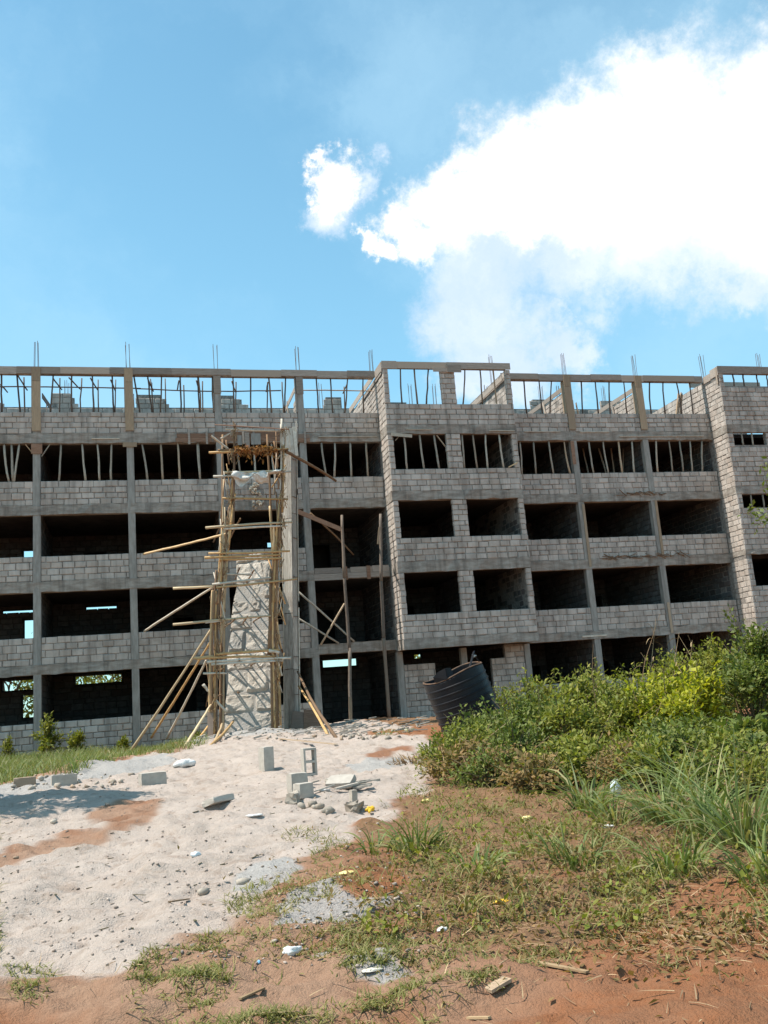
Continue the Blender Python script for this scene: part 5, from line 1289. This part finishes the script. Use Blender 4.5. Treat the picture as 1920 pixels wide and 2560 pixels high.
def tuft(px, py, n, L, label, spread=.2, m='blade', wd=.021, bend=1.5, group='tall grass clumps', name='grass_clump', lean=.55):
    n = int(n * .5) if m == 'blade' else n; g = ground(px, py); a = rng.uniform(0, 6.28, n); r = spread * np.sqrt(rng.random(n)); B = np.stack([g[0] + r * np.cos(a), g[1] + r * np.sin(a), np.zeros(n)], 1); B[:, 2] = height(B[:, 0], B[:, 1]) - .01
    el = rng.uniform(.2, lean + .25, n); D = np.stack([np.cos(a) * el, np.sin(a) * el, np.ones(n)], 1) + rng.normal(0, .12, (n, 3))
    V, Fq = ribbons(B, D, L * rng.uniform(.55, 1.15, n), wd * rng.uniform(.7, 1.3, n), bend * rng.uniform(.5, 1.5, n), 5)
    return tag(fast_mesh(name, V, Fq, m), label, 'grass', group)


for px, py, n, L, lab in ((1040, 2115, 130, .42, 'short grass clump standing alone at the sand edge'), (1470, 2020, 170, .75, 'grass clump left of the clear plastic bag'), (1660, 2060, 230, .9, 'big fountain of long grass right of the plastic bag'),
                          (1760, 2080, 230, .95, 'long arching grass clump at lower right'), (1860, 2110, 240, 1.0, 'rightmost long grass clump near the frame edge'), (1720, 1990, 130, 1.0, 'long grass clump rising into the dark bush'),
                          (1540, 2060, 110, .6, 'low grass clump under the clear plastic bag'), (1330, 1985, 90, .7, 'grass clump in front of the dense dark bush'), (1190, 2170, 110, .28, 'short grass clump on brown soil'),
                          (1440, 2150, 120, .35, 'short spreading grass clump in the litter'), (1700, 2180, 120, .5, 'grass clump below the long arching ones'), (1915, 2190, 120, .5, 'grass clump at the right edge on red soil'), (940, 2120, 60, .3, 'thin grass clump beside the sand, left of the lone clump')):
    tuft(px, py, n, L, lab)
tuft(960, 1836, 70, .35, 'bright grass clump before the entrance', group='small clumps')
tuft(1015, 1830, 40, .3, 'tiny grass clump left of the tank', group='small clumps'); tuft(1040, 1905, 160, .22, 'tan dry grass patch by the tank mound', m='straw', spread=.5, group='small clumps')
tuft(1205, 1900, 14, 1.0, 'few pale blades standing before the dark bush', wd=.03, bend=.4, group='small clumps')
# flowering grass stalks above the thicket
for i, (px, py0, py1, dx, lab) in enumerate([(1590, 1700, 1535, 60, 'tall bent dry grass stalk with curled leaves'), (1632, 1715, 1545, 8, 'straight tall dry grass stalk beside the bent one'), (1495, 1690, 1610, -12, 'short dry stalk under the first right column'), (1690, 1660, 1580, 8, 'thin stalk left of the tower'), (1735, 1650, 1600, -4, 'thin stalk nearest the tower')]):
    a, b = on_y(px, py0 + 110, -21.5), on_y(px + dx, py1, -21.5); m_ = (a + b) / 2 + np.array((-.06, 0, .12)); root = empty('grass_stalk', a); tag(root, lab, 'stalk', 'dry stalks above the thicket')
    MB().tube([a, m_, b], [.009, .007, .003], 5).build('stalk', 'straw', root)
    n = 7; t = rng.random((n, 1)) * .6 + .3; V, Fq = ribbons(a + (b - a) * t + np.array((-.03, 0, .05)), rng.normal(0, 1, (n, 3)) + np.array((0, 0, .8)), np.full(n, .35), np.full(n, .018), np.full(n, 2.2)); tag(fast_mesh('dry_leaf', V, Fq, 'straw', root), kind='stuff')


# ground cover
def scatter(n, x0, x1, y0, y1, keep):
    """points spread evenly over the picture area of the ground, kept with probability keep(px, py, x, y)"""
    t = rng.random((n * 3, 2)); px = x0 + (x1 - x0) * t[:, 0]; py = y0 + (y1 - y0) * t[:, 1]
    d = np.stack([(px - W_PX / 2) / F_PX, (H_PX / 2 - py) / F_PX, np.ones(len(px))], 1) @ ROT
    z = np.full(len(px), .6)
    for _ in range(6):
        s = (z - CAM[2]) / d[:, 2]; P = CAM + d * s[:, None]; z = height(P[:, 0], P[:, 1])
    P[:, 2] = z; ok = (s > 2) & (s < 60) & (rng.random(len(px)) < keep(px, py, P[:, 0], P[:, 1])); return P[ok][:n]


GREEN = [(500, 2455, 100, 55, 1), (350, 2450, 55, 38, 1), (50, 2440, 70, 28, 1), (60, 2490, 50, 22, .8), (540, 2400, 70, 30, .8), (490, 2480, 40, 20, .6), (640, 2270, 80, 55, .9), (730, 2235, 90, 40, .8), (800, 2140, 60, 60, .9), (840, 2200, 80, 30, .4),
         (700, 2370, 200, 45, .75), (900, 2370, 200, 60, .9), (1000, 2280, 120, 70, .9), (1060, 2220, 110, 80, .9), (1000, 2440, 160, 50, .8), (760, 2545, 220, 35, .9), (960, 2550, 120, 40, 1), (1130, 2400, 160, 40, .9), (1330, 2390, 100, 30, .8), (1400, 2440, 60, 20, .4), (1170, 2460, 80, 30, .7),
         (1150, 2130, 250, 80, .8), (1400, 2150, 250, 90, .8), (1700, 2180, 250, 90, .8), (1250, 2060, 250, 80, .9), (1600, 2080, 300, 60, .8), (1300, 2260, 220, 60, .55), (1600, 2300, 250, 70, .45), (1850, 2300, 150, 80, .45), (1760, 2420, 120, 35, .4), (1100, 1960, 80, 60, .8), (1480, 2240, 80, 50, .8), (1180, 2310, 90, 40, .7)]


def green(px, py, x, y):
    r = np.zeros(len(px)); qx = px + 90 * fbm(x, y, .9, 3, 91); qy = py + 45 * fbm(x, y, .9, 3, 92)
    for cx, cy, rx, ry, k in GREEN: r = np.maximum(r, k * np.clip(1.35 - ((qx - cx) / rx) ** 2 - ((qy - cy) / ry) ** 2, 0, 1))
    outside = (px < 0) | (px > W_PX) | (py > H_PX); r = np.where(outside, np.clip(fbm(x, y, 1.5, 3, 95) * 3, 0, 1), r)
    return r * np.clip(.62 + 2.0 * fbm(x, y, .35, 2, 96), .08, 1)


P = scatter(38000, -150, 2070, 1930, 2640, green); n = len(P)
dist = np.linalg.norm(P - CAM, axis=1); a = rng.uniform(0, 6.28, n); D = np.stack([np.cos(a), np.sin(a), rng.uniform(.4, 1.6, n)], 1)
V, Fq = ribbons(P, D, rng.uniform(.03, .09, n) * (1 + .10 * np.clip(dist - 6, 0, 9)), rng.uniform(.004, .008, n) * (1 + .07 * np.clip(dist - 5, 0, 12)), rng.uniform(.4, 1.6, n), 3)
tag(fast_mesh('short_grass', V, Fq, 'turf'), 'short patchy green grass over red soil', kind='stuff')
dry = lambda px, py, x, y: np.clip(.35 + 2.2 * fbm(x, y, 1.1, 3, 120), .03, .97)
P = scatter(14000, -150, 2070, 1935, 2600, lambda px, py, x, y: green(px, py, x, y) * (py < 2350) * (px > 900) * dry(px, py, x, y)); n = len(P)
V, Fq = leaf_cloud(P + np.array((0, 0, .02)) + np.abs(rng.normal(0, .06, (n, 1))) * np.array((0, 0, 1)), .05, ratio=.5, droop=.2, normal_bias=(0, 0, 1.0)); tag(fast_mesh('withered_weeds', V, Fq, 'leaf_brown'), 'withered brown low weeds in front of the bushes', kind='stuff')
P = scatter(7000, -150, 2070, 1935, 2600, lambda px, py, x, y: green(px, py, x, y) * (py < 2330) * (px > 900)); n = len(P); a = rng.uniform(0, 6.28, n)
V, Fq = ribbons(P, np.stack([np.cos(a) * .6, np.sin(a) * .6, np.ones(n)], 1), rng.uniform(.10, .30, n), rng.uniform(.006, .013, n), rng.uniform(.4, 2.2, n), 4); tag(fast_mesh('rank_grass', V, Fq, 'turf'), 'rank mixed grass in front of the bushes', kind='stuff')
P = scatter(8000, -150, 2070, 1935, 2600, lambda px, py, x, y: green(px, py, x, y) * (py < 2350) * (px > 900) * (1 - dry(px, py, x, y))); n = len(P)
V, Fq = leaf_cloud(P + np.array((0, 0, .03)) + np.abs(rng.normal(0, .05, (n, 1))) * np.array((0, 0, 1)), .055, ratio=.6, droop=0, normal_bias=(0, 0, 1.6)); tag(fast_mesh('creeping_weeds', V, Fq, 'leaf'), 'creeping broad-leaved weeds in front of the bushes', kind='stuff')
litterk = lambda px, py, x, y: np.clip(.9 * np.exp(-((px - 1350) / 420) ** 2 - ((py - 2230) / 130) ** 2) + .75 * np.exp(-((px - 1720) / 260) ** 2 - ((py - 2330) / 90) ** 2) + .05 * (py > 2100) * (px > 800), 0, 1) * np.clip((2480 - py) / 120, .06, 1)
P = scatter(9000, -100, 2020, 1950, 2600, litterk); n = len(P)
V, Fq = leaf_cloud(P + np.array((0, 0, .012)), .05, ratio=.5, droop=0, normal_bias=(0, 0, 1.4)); tag(fast_mesh('leaf_litter', V, Fq, 'leaf_brown'), 'brown dead leaves strewn over the soil', kind='stuff')
P = scatter(3000, -100, 2020, 1950, 2600, lambda px, py, x, y: np.clip(litterk(px, py, x, y) + .04 * (py > 2350), 0, 1)); n = len(P); a = rng.uniform(0, 6.28, n)
D = np.stack([np.cos(a), np.sin(a), rng.uniform(-.02, .25, n)], 1); V, Fq = ribbons(P + np.array((0, 0, .012)), D, rng.uniform(.04, .2, n), rng.uniform(.003, .007, n), rng.normal(.15, .2, n), 3)
tag(fast_mesh('dry_straw', V, Fq, 'straw'), 'dry straw stems lying in the litter', kind='stuff')
# sunlit grass strip along the left wall
def strip(px, py, x, y): return (~in_poly(x + .5 * fbm(x, y, .8, 3, 60), y + 1.2 * fbm(x, y, .8, 3, 61), SAND)) * (x < 6.3) * (y > -17) * (y < -.15) * np.clip(.8 + 1.5 * fbm(x, y, .7, 2, 62), .15, 1)
P = scatter(15000, -160, 520, 1845, 1975, strip); n = len(P); a = rng.uniform(0, 6.28, n); D = np.stack([np.cos(a) * .5, np.sin(a) * .5, np.ones(n)], 1)
V, Fq = ribbons(P - np.array((0, 0, .01)), D, rng.uniform(.12, .42, n) * np.where(P[:, 0] < 2.6, 1.25, .8), rng.uniform(.012, .024, n), rng.uniform(.3, 1.6, n), 3); tag(fast_mesh('wall_grass', V, Fq, 'blade'), 'sunlit green grass strip along the left wall', kind='stuff')


# ---------------------------------------------------------------- trees
def tree(name, x, y, h, crown, m, label, leaf=.16, nb=16, nleaf=110, group=None, zc=.62):
    g0 = gz(x, y) if y < 0 else .9; root = empty(name, (x, y, g0)); tag(root, label, 'tree', group); mb = MB(); b = np.array((x, y, g0 - .1))
    top = b + np.array((rng.normal(0, .2), rng.normal(0, .2), h * .75)); mb.tube([b, b + (top - b) * .35 + rng.normal(0, .06, 3), b + (top - b) * .7 + rng.normal(0, .08, 3), top], [.035 * h, .027 * h, .018 * h, .006 * h], 8)
    LP = []
    for i in range(nb):
        t = rng.uniform(.35, 1.0); s = b + (top - b) * t; a = rng.uniform(0, 6.28); rr = crown * rng.uniform(.5, 1.0)
        e_ = np.array((x + math.cos(a) * rr, y + math.sin(a) * rr, g0 + h * zc + rng.uniform(-.35, .38) * h)); mid = (s + e_) / 2 + np.array((0, 0, .08 * h)); mb.tube([s, mid, e_], [.010 * h, .007 * h, .002 * h], 5, cap=False)
        for _ in range(3):
            c = e_ + rng.normal(0, crown * .2, 3); LP.append(c + rng.normal(0, crown * .17, (nleaf, 3)))
    mb.build('trunk', 'bark', root, smooth=True); V, Fq = leaf_cloud(np.concatenate(LP), leaf, droop=.4, ratio=.42); fast_mesh('crown', V, Fq, m, root)
    return root


sg = ground(45, 2010); tree('shade_tree', sg[0] - 2.45, sg[1] + .2, 5.6, 1.2, 'leaf_dark', 'tree outside the left edge throwing shade on the sand', leaf=.18, nb=30, nleaf=150)
px_, = (2010,)
p = on_y(2022, 1230, -20.0); tree('roadside_tree', p[0] + .2, -20.0, 6.9, 1.0, 'leaf_dark', 'leafy tree tips reaching in at the right edge before the tower', leaf=.17, nb=20, nleaf=60)
for x, y, h, lab in ((-3.0, 15, 5.5, 'green tree behind the building, seen through far-left openings'), (2.2, 17, 5.2, 'green tree behind the building, seen through left ground-floor gap'), (21.5, 17, 4.8, 'bush-like tree behind the building, seen past the bay'), (-7.5, 19, 6.0, 'outer green tree behind the left wing')):
    tree('background_tree', x, y, h, 2.2, 'leaf', lab, leaf=.28, nb=24, nleaf=60, group='trees behind the building', zc=.5)
